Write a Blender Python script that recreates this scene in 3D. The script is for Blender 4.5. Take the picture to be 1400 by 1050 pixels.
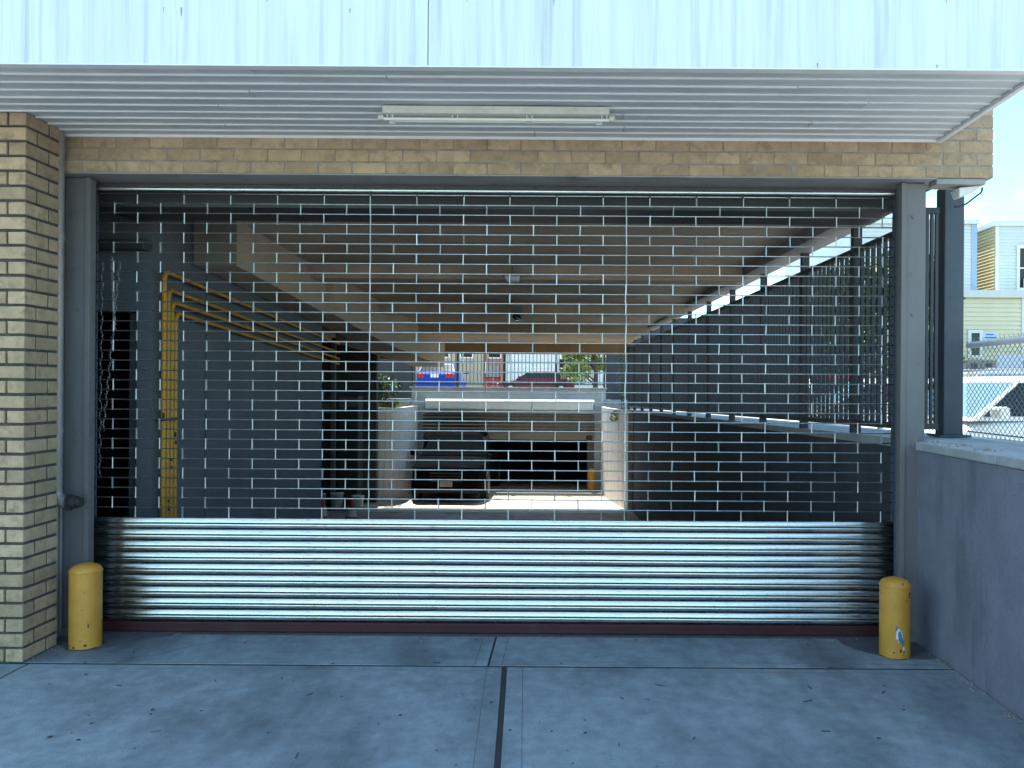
import bpy, bmesh, math, random
from mathutils import Vector, Matrix
random.seed(7)
R = math.radians
SC = bpy.context.scene
COL = SC.collection
for o in list(bpy.data.objects): bpy.data.objects.remove(o)

# ---------------------------------------------------------------- camera
cam_d = bpy.data.cameras.new('camera')
cam = bpy.data.objects.new('camera', cam_d); COL.objects.link(cam)
cam.location = (0, 0, 1.55)
cam_d.sensor_width = 36.0
cam_d.lens = 36.0 * 1100 / 1400
cam_d.shift_x = -80 / 1400
cam_d.shift_y = 3 / 1400
cam_d.clip_end = 2000
cam.rotation_euler = (R(90), R(-0.38), 0)
SC.camera = cam

# ---------------------------------------------------------------- sky and sun
SUN_EL, SUN_AZ = 67.0, -14.0          # azimuth clockwise from +Y: the sun stands ahead, a little to the left
W_ = bpy.data.worlds.new('World'); SC.world = W_; W_.use_nodes = True
nt = W_.node_tree; nt.nodes.clear()
out = nt.nodes.new('ShaderNodeOutputWorld'); bg = nt.nodes.new('ShaderNodeBackground')
sky = nt.nodes.new('ShaderNodeTexSky'); sky.sky_type = 'NISHITA'; sky.sun_disc = False
sky.sun_elevation = R(SUN_EL); sky.sun_rotation = R(SUN_AZ)
sky.air_density = 1.0; sky.dust_density = 0.15; sky.ozone_density = 2.0
tc = nt.nodes.new('ShaderNodeTexCoord')
mp = nt.nodes.new('ShaderNodeMapping'); mp.inputs['Scale'].default_value = (1, 1, 2.6); mp.inputs['Location'].default_value = (.35, .2, .1)
nz = nt.nodes.new('ShaderNodeTexNoise'); nz.inputs['Scale'].default_value = 3.4; nz.inputs['Detail'].default_value = 7; nz.inputs['Roughness'].default_value = .55
rp = nt.nodes.new('ShaderNodeValToRGB'); rp.color_ramp.elements[0].position = .49; rp.color_ramp.elements[1].position = .68
rp.color_ramp.elements[1].color = (.75, .75, .75, 1)
mx = nt.nodes.new('ShaderNodeMixRGB'); mx.inputs[2].default_value = (7.0, 7.4, 7.8, 1)
tint = nt.nodes.new('ShaderNodeMixRGB'); tint.blend_type = 'MULTIPLY'; tint.inputs[0].default_value = 1; tint.inputs[2].default_value = (.71, 1.05, 1.0, 1)
nt.links.new(tc.outputs['Generated'], mp.inputs[0]); nt.links.new(mp.outputs[0], nz.inputs['Vector'])
nt.links.new(nz.outputs['Fac'], rp.inputs[0]); nt.links.new(rp.outputs[0], mx.inputs[0])
nt.links.new(sky.outputs[0], tint.inputs[1]); nt.links.new(tint.outputs[0], mx.inputs[1])
nt.links.new(mx.outputs[0], bg.inputs[0]); nt.links.new(bg.outputs[0], out.inputs[0])
bg.inputs[1].default_value = 0.13
sl = bpy.data.lights.new('sun', 'SUN'); sl.energy = 3.6; sl.angle = R(.5); sl.color = (1, .95, .86)
sun = bpy.data.objects.new('sun', sl); COL.objects.link(sun)
sd = Vector((math.sin(R(SUN_AZ)) * math.cos(R(SUN_EL)), math.cos(R(SUN_AZ)) * math.cos(R(SUN_EL)), math.sin(R(SUN_EL))))
sun.rotation_euler = sd.to_track_quat('Z', 'Y').to_euler()
sun.location = sd * 60
SC.view_settings.view_transform = 'Standard'; SC.view_settings.look = 'None'
SC.view_settings.exposure = 1.68; SC.view_settings.gamma = 1
SC.cycles.use_denoising = True
SC.cycles.max_bounces = 10; SC.cycles.diffuse_bounces = 6; SC.cycles.glossy_bounces = 4
SC.cycles.caustics_reflective = False; SC.cycles.caustics_refractive = False

# ---------------------------------------------------------------- materials
M = {}
def mat(name, col, rough=.8, metal=0, var=.18, scale=6, bump=0, bscale=60, streak=False, col2=None, c2lo=.5, c2hi=.7, c2scale=3, c2stretch=(1, 1, 1), objvar=0, spec=.5, rvar=0, c2detail=8):
    m = bpy.data.materials.new(name); m.use_nodes = True
    n = m.node_tree.nodes; l = m.node_tree.links; b = n['Principled BSDF']
    b.inputs['Roughness'].default_value = rough; b.inputs['Metallic'].default_value = metal
    b.inputs['Specular IOR Level'].default_value = spec
    tc = n.new('ShaderNodeTexCoord'); mp = n.new('ShaderNodeMapping'); l.new(tc.outputs['Object'], mp.inputs[0])
    if streak: mp.inputs['Scale'].default_value = streak if isinstance(streak, tuple) else (1, 1, .06)
    nz = n.new('ShaderNodeTexNoise'); nz.inputs['Scale'].default_value = scale; nz.inputs['Detail'].default_value = 8; nz.inputs['Roughness'].default_value = .62
    l.new(mp.outputs[0], nz.inputs['Vector'])
    r = n.new('ShaderNodeMapRange'); r.inputs['From Min'].default_value = .3; r.inputs['From Max'].default_value = .7
    r.inputs['To Min'].default_value = 1 - var; r.inputs['To Max'].default_value = 1 + var
    l.new(nz.outputs['Fac'], r.inputs['Value'])
    mul = n.new('ShaderNodeVectorMath'); mul.operation = 'SCALE'; mul.inputs[0].default_value = col[:3]
    l.new(r.outputs[0], mul.inputs['Scale']); last = mul.outputs[0]
    if objvar:
        oi = n.new('ShaderNodeObjectInfo'); r2 = n.new('ShaderNodeMapRange')
        r2.inputs['To Min'].default_value = 1 - objvar; r2.inputs['To Max'].default_value = 1 + objvar
        l.new(oi.outputs['Random'], r2.inputs['Value'])
        m2 = n.new('ShaderNodeVectorMath'); m2.operation = 'SCALE'; l.new(last, m2.inputs[0]); l.new(r2.outputs[0], m2.inputs['Scale']); last = m2.outputs[0]
        # shift noise per object so alike pieces differ
        ad = n.new('ShaderNodeVectorMath'); ad.operation = 'ADD'; sc_ = n.new('ShaderNodeVectorMath'); sc_.operation = 'SCALE'
        sc_.inputs[0].default_value = (13, 7, 19); l.new(oi.outputs['Random'], sc_.inputs['Scale'])
        l.new(tc.outputs['Object'], ad.inputs[0]); l.new(sc_.outputs[0], ad.inputs[1]); l.new(ad.outputs[0], mp.inputs[0])
    if col2:
        mp2 = n.new('ShaderNodeMapping'); mp2.inputs['Scale'].default_value = c2stretch; l.new(tc.outputs['Object'], mp2.inputs[0])
        if objvar: l.new(ad.outputs[0], mp2.inputs[0])
        n2 = n.new('ShaderNodeTexNoise'); n2.inputs['Scale'].default_value = c2scale; n2.inputs['Detail'].default_value = c2detail; n2.inputs['Roughness'].default_value = .6
        l.new(mp2.outputs[0], n2.inputs['Vector'])
        r3 = n.new('ShaderNodeMapRange'); r3.inputs['From Min'].default_value = c2lo; r3.inputs['From Max'].default_value = c2hi
        l.new(n2.outputs['Fac'], r3.inputs['Value'])
        mi = n.new('ShaderNodeMixRGB'); mi.inputs[2].default_value = (*col2, 1); l.new(r3.outputs[0], mi.inputs[0]); l.new(last, mi.inputs[1]); last = mi.outputs[0]
    l.new(last, b.inputs['Base Color'])
    if rvar:
        r4 = n.new('ShaderNodeMapRange'); r4.inputs['From Min'].default_value = .3; r4.inputs['From Max'].default_value = .7
        r4.inputs['To Min'].default_value = max(.02, rough - rvar); r4.inputs['To Max'].default_value = rough + rvar
        l.new(nz.outputs['Fac'], r4.inputs['Value']); l.new(r4.outputs[0], b.inputs['Roughness'])
    if bump:
        n3 = n.new('ShaderNodeTexNoise'); n3.inputs['Scale'].default_value = bscale; n3.inputs['Detail'].default_value = 6
        l.new(tc.outputs['Object'], n3.inputs['Vector'])
        bp = n.new('ShaderNodeBump'); bp.inputs['Strength'].default_value = bump; bp.inputs['Distance'].default_value = .01
        l.new(n3.outputs['Fac'], bp.inputs['Height']); l.new(bp.outputs[0], b.inputs['Normal'])
    M[name] = m; return m

mat('brick', (.475, .345, .222), .9, var=.18, scale=12, bump=.8, bscale=130, objvar=.17, col2=(.24, .19, .13), c2lo=.52, c2hi=.78, c2scale=16)
mat('mortar', (.29, .27, .24), .95, var=.3, scale=12, bump=.6, bscale=80)
mat('mortar_dark', (.075, .07, .065), .95, var=.35, scale=12, bump=.6, bscale=80)
mat('fascia', (.66, .73, .74), .5, var=.09, scale=14, streak=(1, 1, .05), col2=(.30, .36, .39), c2lo=.52, c2hi=.88, c2scale=9, c2stretch=(2.6, 1, .06), objvar=.02)
mat('soffit', (.56, .60, .63), .55, var=.12, scale=7, streak=(.35, 1, 1), col2=(.74, .78, .80), c2lo=.58, c2hi=.76, c2scale=4, c2stretch=(.45, 2, 1), objvar=.05, bump=.15, bscale=14)
mat('soffit_edge', (.88, .90, .90), .45, var=.06)
mat('trim_white', (.74, .76, .76), .45, var=.08)
mat('fixture', (.62, .62, .55), .45, var=.12, scale=12)
mat('tube', (.85, .86, .80), .25, var=.03)
mat('jamb', (.155, .15, .155), .5, var=.16, scale=6, streak=(1, 1, .2), col2=(.09, .085, .08), c2lo=.6, c2hi=.78, c2scale=7, bump=.2, bscale=40)
mat('column', (.065, .085, .11), .6, var=.12, scale=8, bump=.35, bscale=220)
mat('under', (.30, .30, .30), .6, var=.16, scale=5, col2=(.14, .13, .12), c2lo=.6, c2hi=.75)
mat('pipe', (.27, .25, .255), .38, metal=.3, var=.18, scale=9, rvar=.1)
mat('blackiron', (.03, .03, .03), .55, var=.3)
mat('slat_groove_shade', (.012, .014, .016), .7)  # near-black colour standing in for shade in the slat grooves
mat('galv', (.70, .72, .69), .29, metal=1, var=.10, scale=22, streak=(.18, 1, 3), rvar=.09, col2=(.36, .38, .38), c2lo=.55, c2hi=.8, c2scale=30, c2stretch=(.5, 1, 2))
mat('rod', (.60, .62, .62), .38, metal=1, var=.2, scale=20)
mat('link', (.50, .52, .52), .35, metal=.5, var=.15, scale=20, objvar=.38)
mat('redbar', (.055, .009, .014), .6, var=.3, scale=10, streak=(.3, 1, 1), col2=(.05, .03, .03), c2lo=.55, c2hi=.75, c2scale=6)
mat('yellow', (.60, .29, .045), .42, var=.16, scale=9, bump=.12, bscale=35, col2=(.15, .12, .06), c2lo=.665, c2hi=.70, c2scale=34, c2detail=5)
mat('pipe_yellow', (.55, .27, .03), .45, var=.12, scale=14, col2=(.12, .09, .04), c2lo=.68, c2hi=.76, c2scale=22)
mat('chip_blue', (.10, .18, .34), .7, var=.3, scale=60)
mat('chip_dark', (.03, .03, .035), .8)
mat('concrete', (.25, .305, .345), .8, var=.22, scale=11, bump=.5, bscale=170, col2=(.045, .056, .070), c2lo=.45, c2hi=.78, c2scale=1.0, c2stretch=(1.5, .7, 1), objvar=.05)
mat('patch', (.085, .09, .105), .85, var=.3, scale=14, bump=.4, bscale=150)
mat('rust', (.30, .27, .24), .9, var=.4, scale=60)
mat('joint', (.035, .035, .035), .95)
mat('crack', (.13, .135, .15), .95)
mat('gum', (.05, .05, .055), .8)
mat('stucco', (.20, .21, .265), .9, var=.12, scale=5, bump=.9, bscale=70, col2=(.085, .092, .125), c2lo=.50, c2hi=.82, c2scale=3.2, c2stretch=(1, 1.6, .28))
mat('cap', (.36, .38, .40), .85, var=.22, scale=6, bump=.4, bscale=60)
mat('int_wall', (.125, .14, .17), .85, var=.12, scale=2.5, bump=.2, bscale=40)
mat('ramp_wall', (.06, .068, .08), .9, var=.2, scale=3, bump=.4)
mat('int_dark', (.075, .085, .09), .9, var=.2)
mat('ceiling', (.56, .47, .37), .85, var=.12, scale=2, bump=.25, bscale=30, col2=(.40, .34, .27), c2lo=.5, c2hi=.7, c2scale=.8)
mat('tan', (.36, .25, .13), .8, var=.12, scale=4)
mat('end_shade', (.20, .18, .15), .8, var=.1)  # shade painted in: darker than the duct so its front end looks dim
mat('bulkhead', (.50, .43, .34), .8, var=.08, scale=3, streak=(1, .3, 1))
mat('floor_in', (.30, .285, .26), .7, var=.2, scale=2, bump=.2, bscale=60, col2=(.08, .08, .08), c2lo=.55, c2hi=.7, c2scale=1.2)
mat('floor_court', (.52, .47, .38), .85, var=.08, scale=2, bump=.2)
mat('picket', (.035, .042, .05), .5, var=.15)
mat('board_concrete', (.76, .74, .71), .85, var=.14, scale=3, streak=(1, 1, .08), bump=.3, bscale=50, col2=(.50, .49, .47), c2lo=.5, c2hi=.75, c2scale=6, c2stretch=(2, 2, .1))
mat('soil', (.06, .045, .03), .95, var=.3, bump=.6)
mat('back_conc', (.40, .47, .53), .85, var=.14, scale=3, bump=.2)
mat('hood_white', (.74, .83, .90), .4, var=.06)
mat('shutter', (.14, .15, .14), .45, metal=.3, var=.15)
mat('asphalt', (.055, .055, .057), .9, var=.25, scale=5, bump=.4, bscale=90)
mat('ground', (.36, .35, .32), .9, var=.14, scale=1, bump=.2, bscale=30)
mat('leaf', (.06, .12, .025), .55, var=.35, scale=1.4)
mat('leaf_light', (.20, .26, .035), .5, var=.3, scale=2)
mat('bark', (.09, .065, .045), .9, var=.3, scale=9)
mat('wire', (.36, .38, .38), .4, metal=.7, var=.15)
mat('rail_galv', (.80, .82, .82), .45, metal=0, var=.12)
mat('sid_blue', (.62, .67, .67), .6, var=.04, scale=2)
mat('sid_yellow', (.66, .56, .33), .65, var=.04, scale=2)
mat('sid_cream', (.70, .67, .48), .65, var=.04, scale=2)
mat('blue_trim', (.30, .42, .58), .5, var=.05)
mat('roof_edge', (.62, .66, .62), .6, var=.06)
mat('glass_dark', (.012, .016, .02), .06, var=.1, spec=.35)
mat('glass_black', (.006, .008, .009), .25, var=.1, spec=.06)
mat('glass_sky', (.42, .50, .50), .03, metal=.75, var=.02)
mat('screen', (.10, .13, .15), .6, var=.1)
mat('sign_blue', (.55, .65, .80), .5, var=.03)
mat('print_blue', (.05, .10, .35), .6, var=.1)
mat('paint_white', (.78, .79, .78), .25, var=.02)
mat('paint_black', (.006, .007, .008), .12, var=.05, spec=.012)
mat('paint_blue', (.008, .05, .36), .45, var=.04, spec=.15)
mat('paint_red', (.42, .02, .025), .25, var=.04)
mat('paint_maroon', (.10, .012, .02), .25, var=.04)
mat('paint_silver', (.42, .46, .50), .25, metal=.5, var=.03)
mat('paint_brown', (.20, .12, .08), .35, var=.04)
mat('chrome', (.75, .75, .76), .12, metal=1, var=.03)
mat('rubber', (.02, .02, .02), .85)
mat('lamp_red', (.5, .02, .02), .2)
mat('lamp_clear', (.75, .78, .8), .1)
mat('plate', (.75, .70, .45), .5)
mat('plate_white', (.78, .78, .74), .5)
mat('cone_red', (.42, .035, .02), .55, var=.1)
mat('cone_white', (.72, .72, .70), .5, var=.08)
mat('bucket', (.62, .60, .54), .5, var=.12)
mat('cabinet', (.17, .19, .205), .5, var=.12, scale=5)
mat('cabinet_dark', (.045, .05, .055), .5, var=.12, scale=5)
mat('far_beige', (.45, .37, .27), .8, var=.08, scale=.6)
mat('far_white', (.70, .70, .68), .7, var=.06, scale=.6)
mat('far_brown', (.38, .20, .15), .8, var=.1, scale=1)
mat('far_grey', (.28, .27, .27), .8, var=.2, scale=3)
mat('dark_fence', (.05, .065, .085), .7, var=.15, scale=3)
mat('debris', (.25, .23, .20), .9, var=.4, scale=40)

M['paint_black'].node_tree.nodes['Principled BSDF'].inputs['IOR'].default_value = 1.04
M['glass_black'].node_tree.nodes['Principled BSDF'].inputs['IOR'].default_value = 1.08
# ---------------------------------------------------------------- helpers
ORG = {}
def org(p): return ORG.get(p.name, Vector((0, 0, 0))) if p else Vector((0, 0, 0))
def place(o, loc, parent):
    loc = Vector(loc)
    if parent is not None: o.parent = parent; o.location = loc - org(parent)
    else: o.location = loc
    ORG[o.name] = loc
def thing(name, label, cat, loc=(0, 0, 0), group=None, kind=None):
    o = bpy.data.objects.new(name, None); COL.objects.link(o); o.empty_display_size = .2
    o.location = loc; ORG[o.name] = Vector(loc)
    if kind: o['kind'] = kind
    if label: o['label'] = label
    if cat: o['category'] = cat
    if group: o['group'] = group
    return o
def tag(o, label=None, cat=None, group=None, kind=None):
    if label: o['label'] = label
    if cat: o['category'] = cat
    if group: o['group'] = group
    if kind: o['kind'] = kind
    return o
def link(name, me, m, parent=None, loc=(0, 0, 0), rot=None, kind=None, label=None):
    if m is not None and not me.materials: me.materials.append(M[m] if isinstance(m, str) else m)
    o = bpy.data.objects.new(name, me); COL.objects.link(o); place(o, loc, parent)
    if rot: o.rotation_euler = rot
    if kind: o['kind'] = kind
    if label: o['label'] = label
    return o
def pyd(verts, faces, smooth=False):
    me = bpy.data.meshes.new('m'); me.from_pydata([tuple(v) for v in verts], [], faces); me.validate(); me.update()
    bm = bmesh.new(); bm.from_mesh(me); bmesh.ops.recalc_face_normals(bm, faces=bm.faces); bm.to_mesh(me); bm.free()
    if smooth:
        for p in me.polygons: p.use_smooth = True
    return me
class MB:
    def __init__(s): s.v = []; s.f = []
    def add(s, vs, fs):
        k = len(s.v); s.v += [tuple(v) for v in vs]; s.f += [tuple(i + k for i in f) for f in fs]; return s
    def box(s, a, b):
        (x0, y0, z0), (x1, y1, z1) = a, b
        return s.add([(x0, y0, z0), (x1, y0, z0), (x1, y1, z0), (x0, y1, z0), (x0, y0, z1), (x1, y0, z1), (x1, y1, z1), (x0, y1, z1)],
                     [(0, 3, 2, 1), (4, 5, 6, 7), (0, 1, 5, 4), (1, 2, 6, 5), (2, 3, 7, 6), (3, 0, 4, 7)])
    def prism(s, poly, z0, z1):
        n = len(poly)
        zz0 = z0 if isinstance(z0, (list, tuple)) else [z0] * n; zz1 = z1 if isinstance(z1, (list, tuple)) else [z1] * n
        return s.add([(p[0], p[1], zz0[i]) for i, p in enumerate(poly)] + [(p[0], p[1], zz1[i]) for i, p in enumerate(poly)],
                     [tuple(range(n))[::-1], tuple(range(n, 2 * n))] + [(i, (i + 1) % n, n + (i + 1) % n, n + i) for i in range(n)])
    def tube(s, pts, r, n=8, caps=True):
        pts = [Vector(p) for p in pts]; rings = []; k0 = len(s.v)
        rr = r if isinstance(r, (list, tuple)) else [r] * len(pts)
        up = None
        for i, p in enumerate(pts):
            d = (pts[min(i + 1, len(pts) - 1)] - pts[max(i - 1, 0)]).normalized()
            a = Vector((0, 0, 1)) if abs(d.z) < .9 else Vector((1, 0, 0))
            u = d.cross(a).normalized() if up is None else (up - d * up.dot(d)).normalized()
            up = u; w = d.cross(u)
            for j in range(n):
                t = 2 * math.pi * j / n; s.v.append(tuple(p + (u * math.cos(t) + w * math.sin(t)) * rr[i]))
        for i in range(len(pts) - 1):
            for j in range(n):
                a = k0 + i * n + j; b = k0 + i * n + (j + 1) % n; s.f.append((a, b, b + n, a + n))
        if caps: s.f.append(tuple(k0 + j for j in range(n))[::-1]); s.f.append(tuple(k0 + (len(pts) - 1) * n + j for j in range(n)))
        return s
    def lathe(s, prof, n=24, c=(0, 0)):
        k0 = len(s.v)
        for (r, z) in prof:
            for j in range(n):
                t = 2 * math.pi * j / n; s.v.append((c[0] + r * math.cos(t), c[1] + r * math.sin(t), z))
        for i in range(len(prof) - 1):
            for j in range(n):
                a = k0 + i * n + j; b = k0 + i * n + (j + 1) % n; s.f.append((a, b, b + n, a + n))
        s.f.append(tuple(k0 + j for j in range(n))[::-1]); s.f.append(tuple(k0 + (len(prof) - 1) * n + j for j in range(n)))
        return s
    def build(s, name, m, parent=None, smooth=False, bevel=0, kind=None, label=None, loc=None, rot=None):
        # vertices are given in world (build) space; the mesh is shifted so that its origin sits at loc
        if loc is None:
            c = Vector((0, 0, 0))
            if s.v: c = Vector((sum(v[0] for v in s.v) / len(s.v), sum(v[1] for v in s.v) / len(s.v), min(v[2] for v in s.v)))
            loc = c
        loc = Vector(loc)
        me = pyd([Vector(v) - loc for v in s.v], s.f, smooth)
        if bevel:
            bm = bmesh.new(); bm.from_mesh(me)
            es = [e for e in bm.edges if len(e.link_faces) == 2 and e.calc_face_angle(0) > .6]
            bmesh.ops.bevel(bm, geom=es, offset=bevel, segments=2, affect='EDGES', profile=.5); bm.to_mesh(me); bm.free()
        if smooth: me.set_sharp_from_angle(angle=R(40))
        return link(name, me, m, parent, loc, rot, kind, label)
def box(name, a, b, m, parent=None, bevel=0, **k): return MB().box(a, b).build(name, m, parent, bevel=bevel, **k)
def tube(name, pts, r, m, parent=None, n=10, **k): return MB().tube(pts, r, n).build(name, m, parent, smooth=True, **k)

SK = -.0425                                   # the garage bay runs a little to the left of square
def gx(x0, y): return x0 + SK * (y - 5.2)
def fz(y):                                    # floor height along the ramp
    if y <= 5.35: return 0.0
    if y >= 18: return -1.45
    return -1.45 * (y - 5.35) / (18 - 5.35)

# ================================================================ GROUND
def hz(x, y):
    if x > 2.4:
        if y < 0: return -.02
        if y < 2: return -.02 + .135 * y
        if y < 16: return .25
        if y < 30: return .25 + .8 * (y - 16) / 14
        return 1.05
    if y < 23.6: return -.02
    return 1.05
xs = [-400, -120, -40, -12, -7.4, 2.3, 2.45, 4, 8, 12, 18, 30, 60, 150, 400]
ys = [-400, -120, -40, -14, -7, -3, 0, 1, 2, 3.0, 5.34, 9, 14, 18, 21, 23.5, 23.6, 30, 45, 70, 120, 250, 600]
v = [(x, y, hz(x - .001 if x == 2.45 else x, y) if False else (hz(2.3, y) if x <= 2.3 else hz(x, y))) for y in ys for x in xs]
v = [(a, b, (-.02 if b <= 23.5 and a <= 2.3 else c)) for a, b, c in v]
f = []
for j in range(len(ys) - 1):
    for i in range(len(xs) - 1):
        if xs[i] >= -7.4 and xs[i + 1] <= 2.3 and 5.34 <= ys[j] < 23.5: continue
        if xs[i] >= -7.4 and xs[i + 1] <= 2.3 and 3.0 <= ys[j] < 5.34: continue
        k = j * len(xs) + i; f.append((k, k + 1, k + 1 + len(xs), k + len(xs)))
g = link('ground', pyd(v, f), 'ground'); tag(g, kind='structure')
road = MB().box((-200, -13, -.019), (200, -4.2, -.012)).build('road', 'asphalt'); tag(road, kind='structure')
for y in (-4.2, -13.15):
    k = box('kerb', (-200, y, -.015), (200, y + .15, .1), 'cap', bevel=.01); tag(k, kind='structure')

# driveway in slabs
drive = thing('driveway', None, None, (0, 4, 0), kind='structure')
bed = MB().box((-7.4, .9, -.10), (2.45, 5.34, -.004)).build('joint_bed', 'joint', drive)
def slab(poly):
    mb = MB().prism(poly, -.06, 0)
    o = mb.build('concrete_slab', 'concrete', drive, bevel=.0025); return o
ja, jb = 4.432, 4.460      # transverse joint
slab([(-3.6, jb), (-.452, jb), (-.455, 5.34), (-3.6, 5.34)])
slab([(-.440, jb), (2.125, jb), (2.125, 5.34), (-.443, 5.34)])
# front row: the long joint leans slightly
slab([(-2.955, 2.6), (-.262, 2.6), (-.367, ja), (-2.975, ja)])
slab([(-.236, 2.6), (2.125, 2.6), (2.125, ja), (-.338, ja)])
slab([(-6.5, 2.6), (-2.967, 2.6), (-2.988, ja), (-6.5, ja)])
for (x0, x1) in ((-6.5, -2.965), (-2.955, -.25), (-.235, 2.125)):
    slab([(x0, .95), (x1, .95), (x1, 2.588), (x0, 2.588)])
def patch(poly):
    MB().prism(poly, .0005, .004).build('dark_patch', 'patch', drive)
patch([(1.62, 5.3), (1.66, 4.86), (1.70, 4.76), (1.76, 4.69), (1.84, 4.635), (1.95, 4.60), (2.05, 4.60), (2.115, 4.625), (2.115, 5.3)])
patch([(-3.1, 5.3), (-3.1, 4.76), (-3.0, 4.745), (-2.9, 4.655), (-2.78, 4.65), (-2.70, 4.70), (-2.64, 4.80), (-2.58, 4.86), (-2.45, 4.93), (-2.40, 5.3)])
MB().prism([(-2.40, 4.965), (1.66, 4.965), (1.66, 5.3), (-2.40, 5.3)], .0005, .0035).build('dark_patch', 'patch', drive)
tl = [((-.262 - .085, 2.62), (-.367 - .085, 4.425)), ((-.236 + .085, 2.62), (-.338 + .085, 4.425)), ((-.452 - .07, 4.47), (-.455 - .07, 4.95)), ((-.440 + .07, 4.47), (-.443 + .07, 4.95)), ((-2.9, 4.375), (-.47, 4.375)), ((-.26, 4.375), (2.1, 4.375)), ((-.20, 4.52), (2.1, 4.52))]
for (a, b) in tl:
    d = (Vector(b) - Vector(a)).normalized(); q = Vector((-d.y, d.x)) * .0016
    MB().prism([tuple(Vector(a) - q), tuple(Vector(a) + q), tuple(Vector(b) + q), tuple(Vector(b) - q)], -.001, .0009).build('tooled_line', 'crack', drive)
# hairline crack and small dark spots
cr = MB()
pts = [(-2.02, 5.0), (-2.1, 4.86), (-2.24, 4.74), (-2.33, 4.62), (-2.45, 4.54), (-2.5, 4.46)]
for (a, b) in zip(pts, pts[1:]):
    cr.add([(a[0] - .003, a[1], .002), (a[0] + .003, a[1], .002), (b[0] + .003, b[1], .002), (b[0] - .003, b[1], .002)], [(0, 1, 2, 3)])
cr.build('hairline_crack', 'crack', drive)
gm = MB()
for i in range(120):
    x = random.uniform(-3.3, 2.1); y = random.uniform(2.9, 4.95); r = random.choice((.003, .003, .004, .005, .006, .009)); n = 7
    vs = [(x + r * random.uniform(.6, 1.5) * math.cos(t * 6.283 / n), y + r * random.uniform(.6, 1.4) * math.sin(t * 6.283 / n), .0035) for t in range(n)]
    gm.add(vs, [tuple(range(n))])
tag(gm.build('gum_spot', 'gum', drive), kind='stuff')
for k in range(30):
    x = random.uniform(-2.7, 2.0); y = random.uniform(3.0, 4.9); a = random.uniform(0, 3.14); L = random.uniform(.015, .06); w = random.uniform(.0008, .0022)
    d = Vector((math.cos(a), math.sin(a))) * L / 2; q = Vector((-d.y, d.x)).normalized() * w; c_ = Vector((x, y))
    MB().prism([tuple(c_ - d), tuple(c_ + q), tuple(c_ + d), tuple(c_ - q)], -.001, .0048).build('scrape', random.choice(('crack', 'gum')), drive)
# grit along the foot of the wall and joint
gr = MB()
for i in range(420):
    q = random.random()
    if q < .5: x = 2.12 - abs(random.gauss(0, .025)); y = random.uniform(3, 4.9)
    elif q < .75: x = random.uniform(-2.9, 2.1); y = 4.97 - abs(random.gauss(0, .04))
    else: x = -3.0 + abs(random.gauss(0, .03)); y = random.uniform(4.45, 4.9)
    s = random.uniform(.002, .006)
    gr.add([(x - s, y, .001), (x + s, y - s, .001), (x, y + s, .001), (x, y, .001 + s * 1.4)], [(0, 1, 3), (1, 2, 3), (2, 0, 3), (0, 2, 1)])
tag(gr.build('grit', 'debris'), kind='stuff', label='loose grit and leaf bits swept against the wall feet', cat=None)

# ================================================================ BRICKWORK
BH, CH, BL, BW = .0672, .0812, .2035, .100
JT = .0115
_bm = {}
def brick_mesh(lx, ly, lz, k=0):
    key = (round(lx, 4), round(ly, 4), round(lz, 4), k)
    if key not in _bm:
        bm = bmesh.new(); bmesh.ops.create_cube(bm, size=1)
        for w in bm.verts: w.co = Vector(((w.co.x) * lx, (w.co.y) * ly, (w.co.z) * lz)) + Vector([random.uniform(-.0012, .0012) for _ in range(3)])
        bmesh.ops.bevel(bm, geom=list(bm.edges), offset=.0028, segments=1, affect='EDGES')
        me = bpy.data.meshes.new('brick'); bm.to_mesh(me); bm.free(); me.materials.append(M['brick']); _bm[key] = me
    return _bm[key]
def brick(parent, x0, x1, y0, y1, z):
    me = brick_mesh(x1 - x0, y1 - y0, BH, random.randrange(3))
    o = bpy.data.objects.new('brick', me); COL.objects.link(o)
    place(o, ((x0 + x1) / 2, (y0 + y1) / 2 + random.uniform(-.0012, .0012), z + BH / 2), parent)
    return o
PX, PY = -3.02, 4.446
pil = thing('brick_pillar', 'tan brick pillar with deep dark joints at the left edge, beside the downpipe', 'brick pillar', (PX - .2, PY, 0))
box('mortar_core', (-3.56, PY + .015, 0), (PX - .0035, PY + .290, 3.049), 'mortar_dark', pil)
z = .006; r = 0
while z + BH < 3.049:
    if r % 2 == 0:
        brick(pil, PX - BW + JT / 2, PX, PY, PY + BL - JT / 2, z)
        brick(pil, PX - BW + JT / 2, PX, PY + BL + JT / 2, PY + .30, z)
        for k in range(2):
            x1 = PX - BW - JT / 2 - k * BL; brick(pil, x1 - BL + JT, x1, PY, PY + BW - .004, z)
    else:
        brick(pil, PX - BL + JT / 2, PX, PY, PY + BW - JT / 2, z)
        brick(pil, PX - BW + JT / 2, PX, PY + BW + JT / 2, PY + .30, z)
        x1 = PX - BL - JT / 2; brick(pil, x1 - BL + JT, x1, PY, PY + BW - .004, z)
    z += .0825; r += 1
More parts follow.
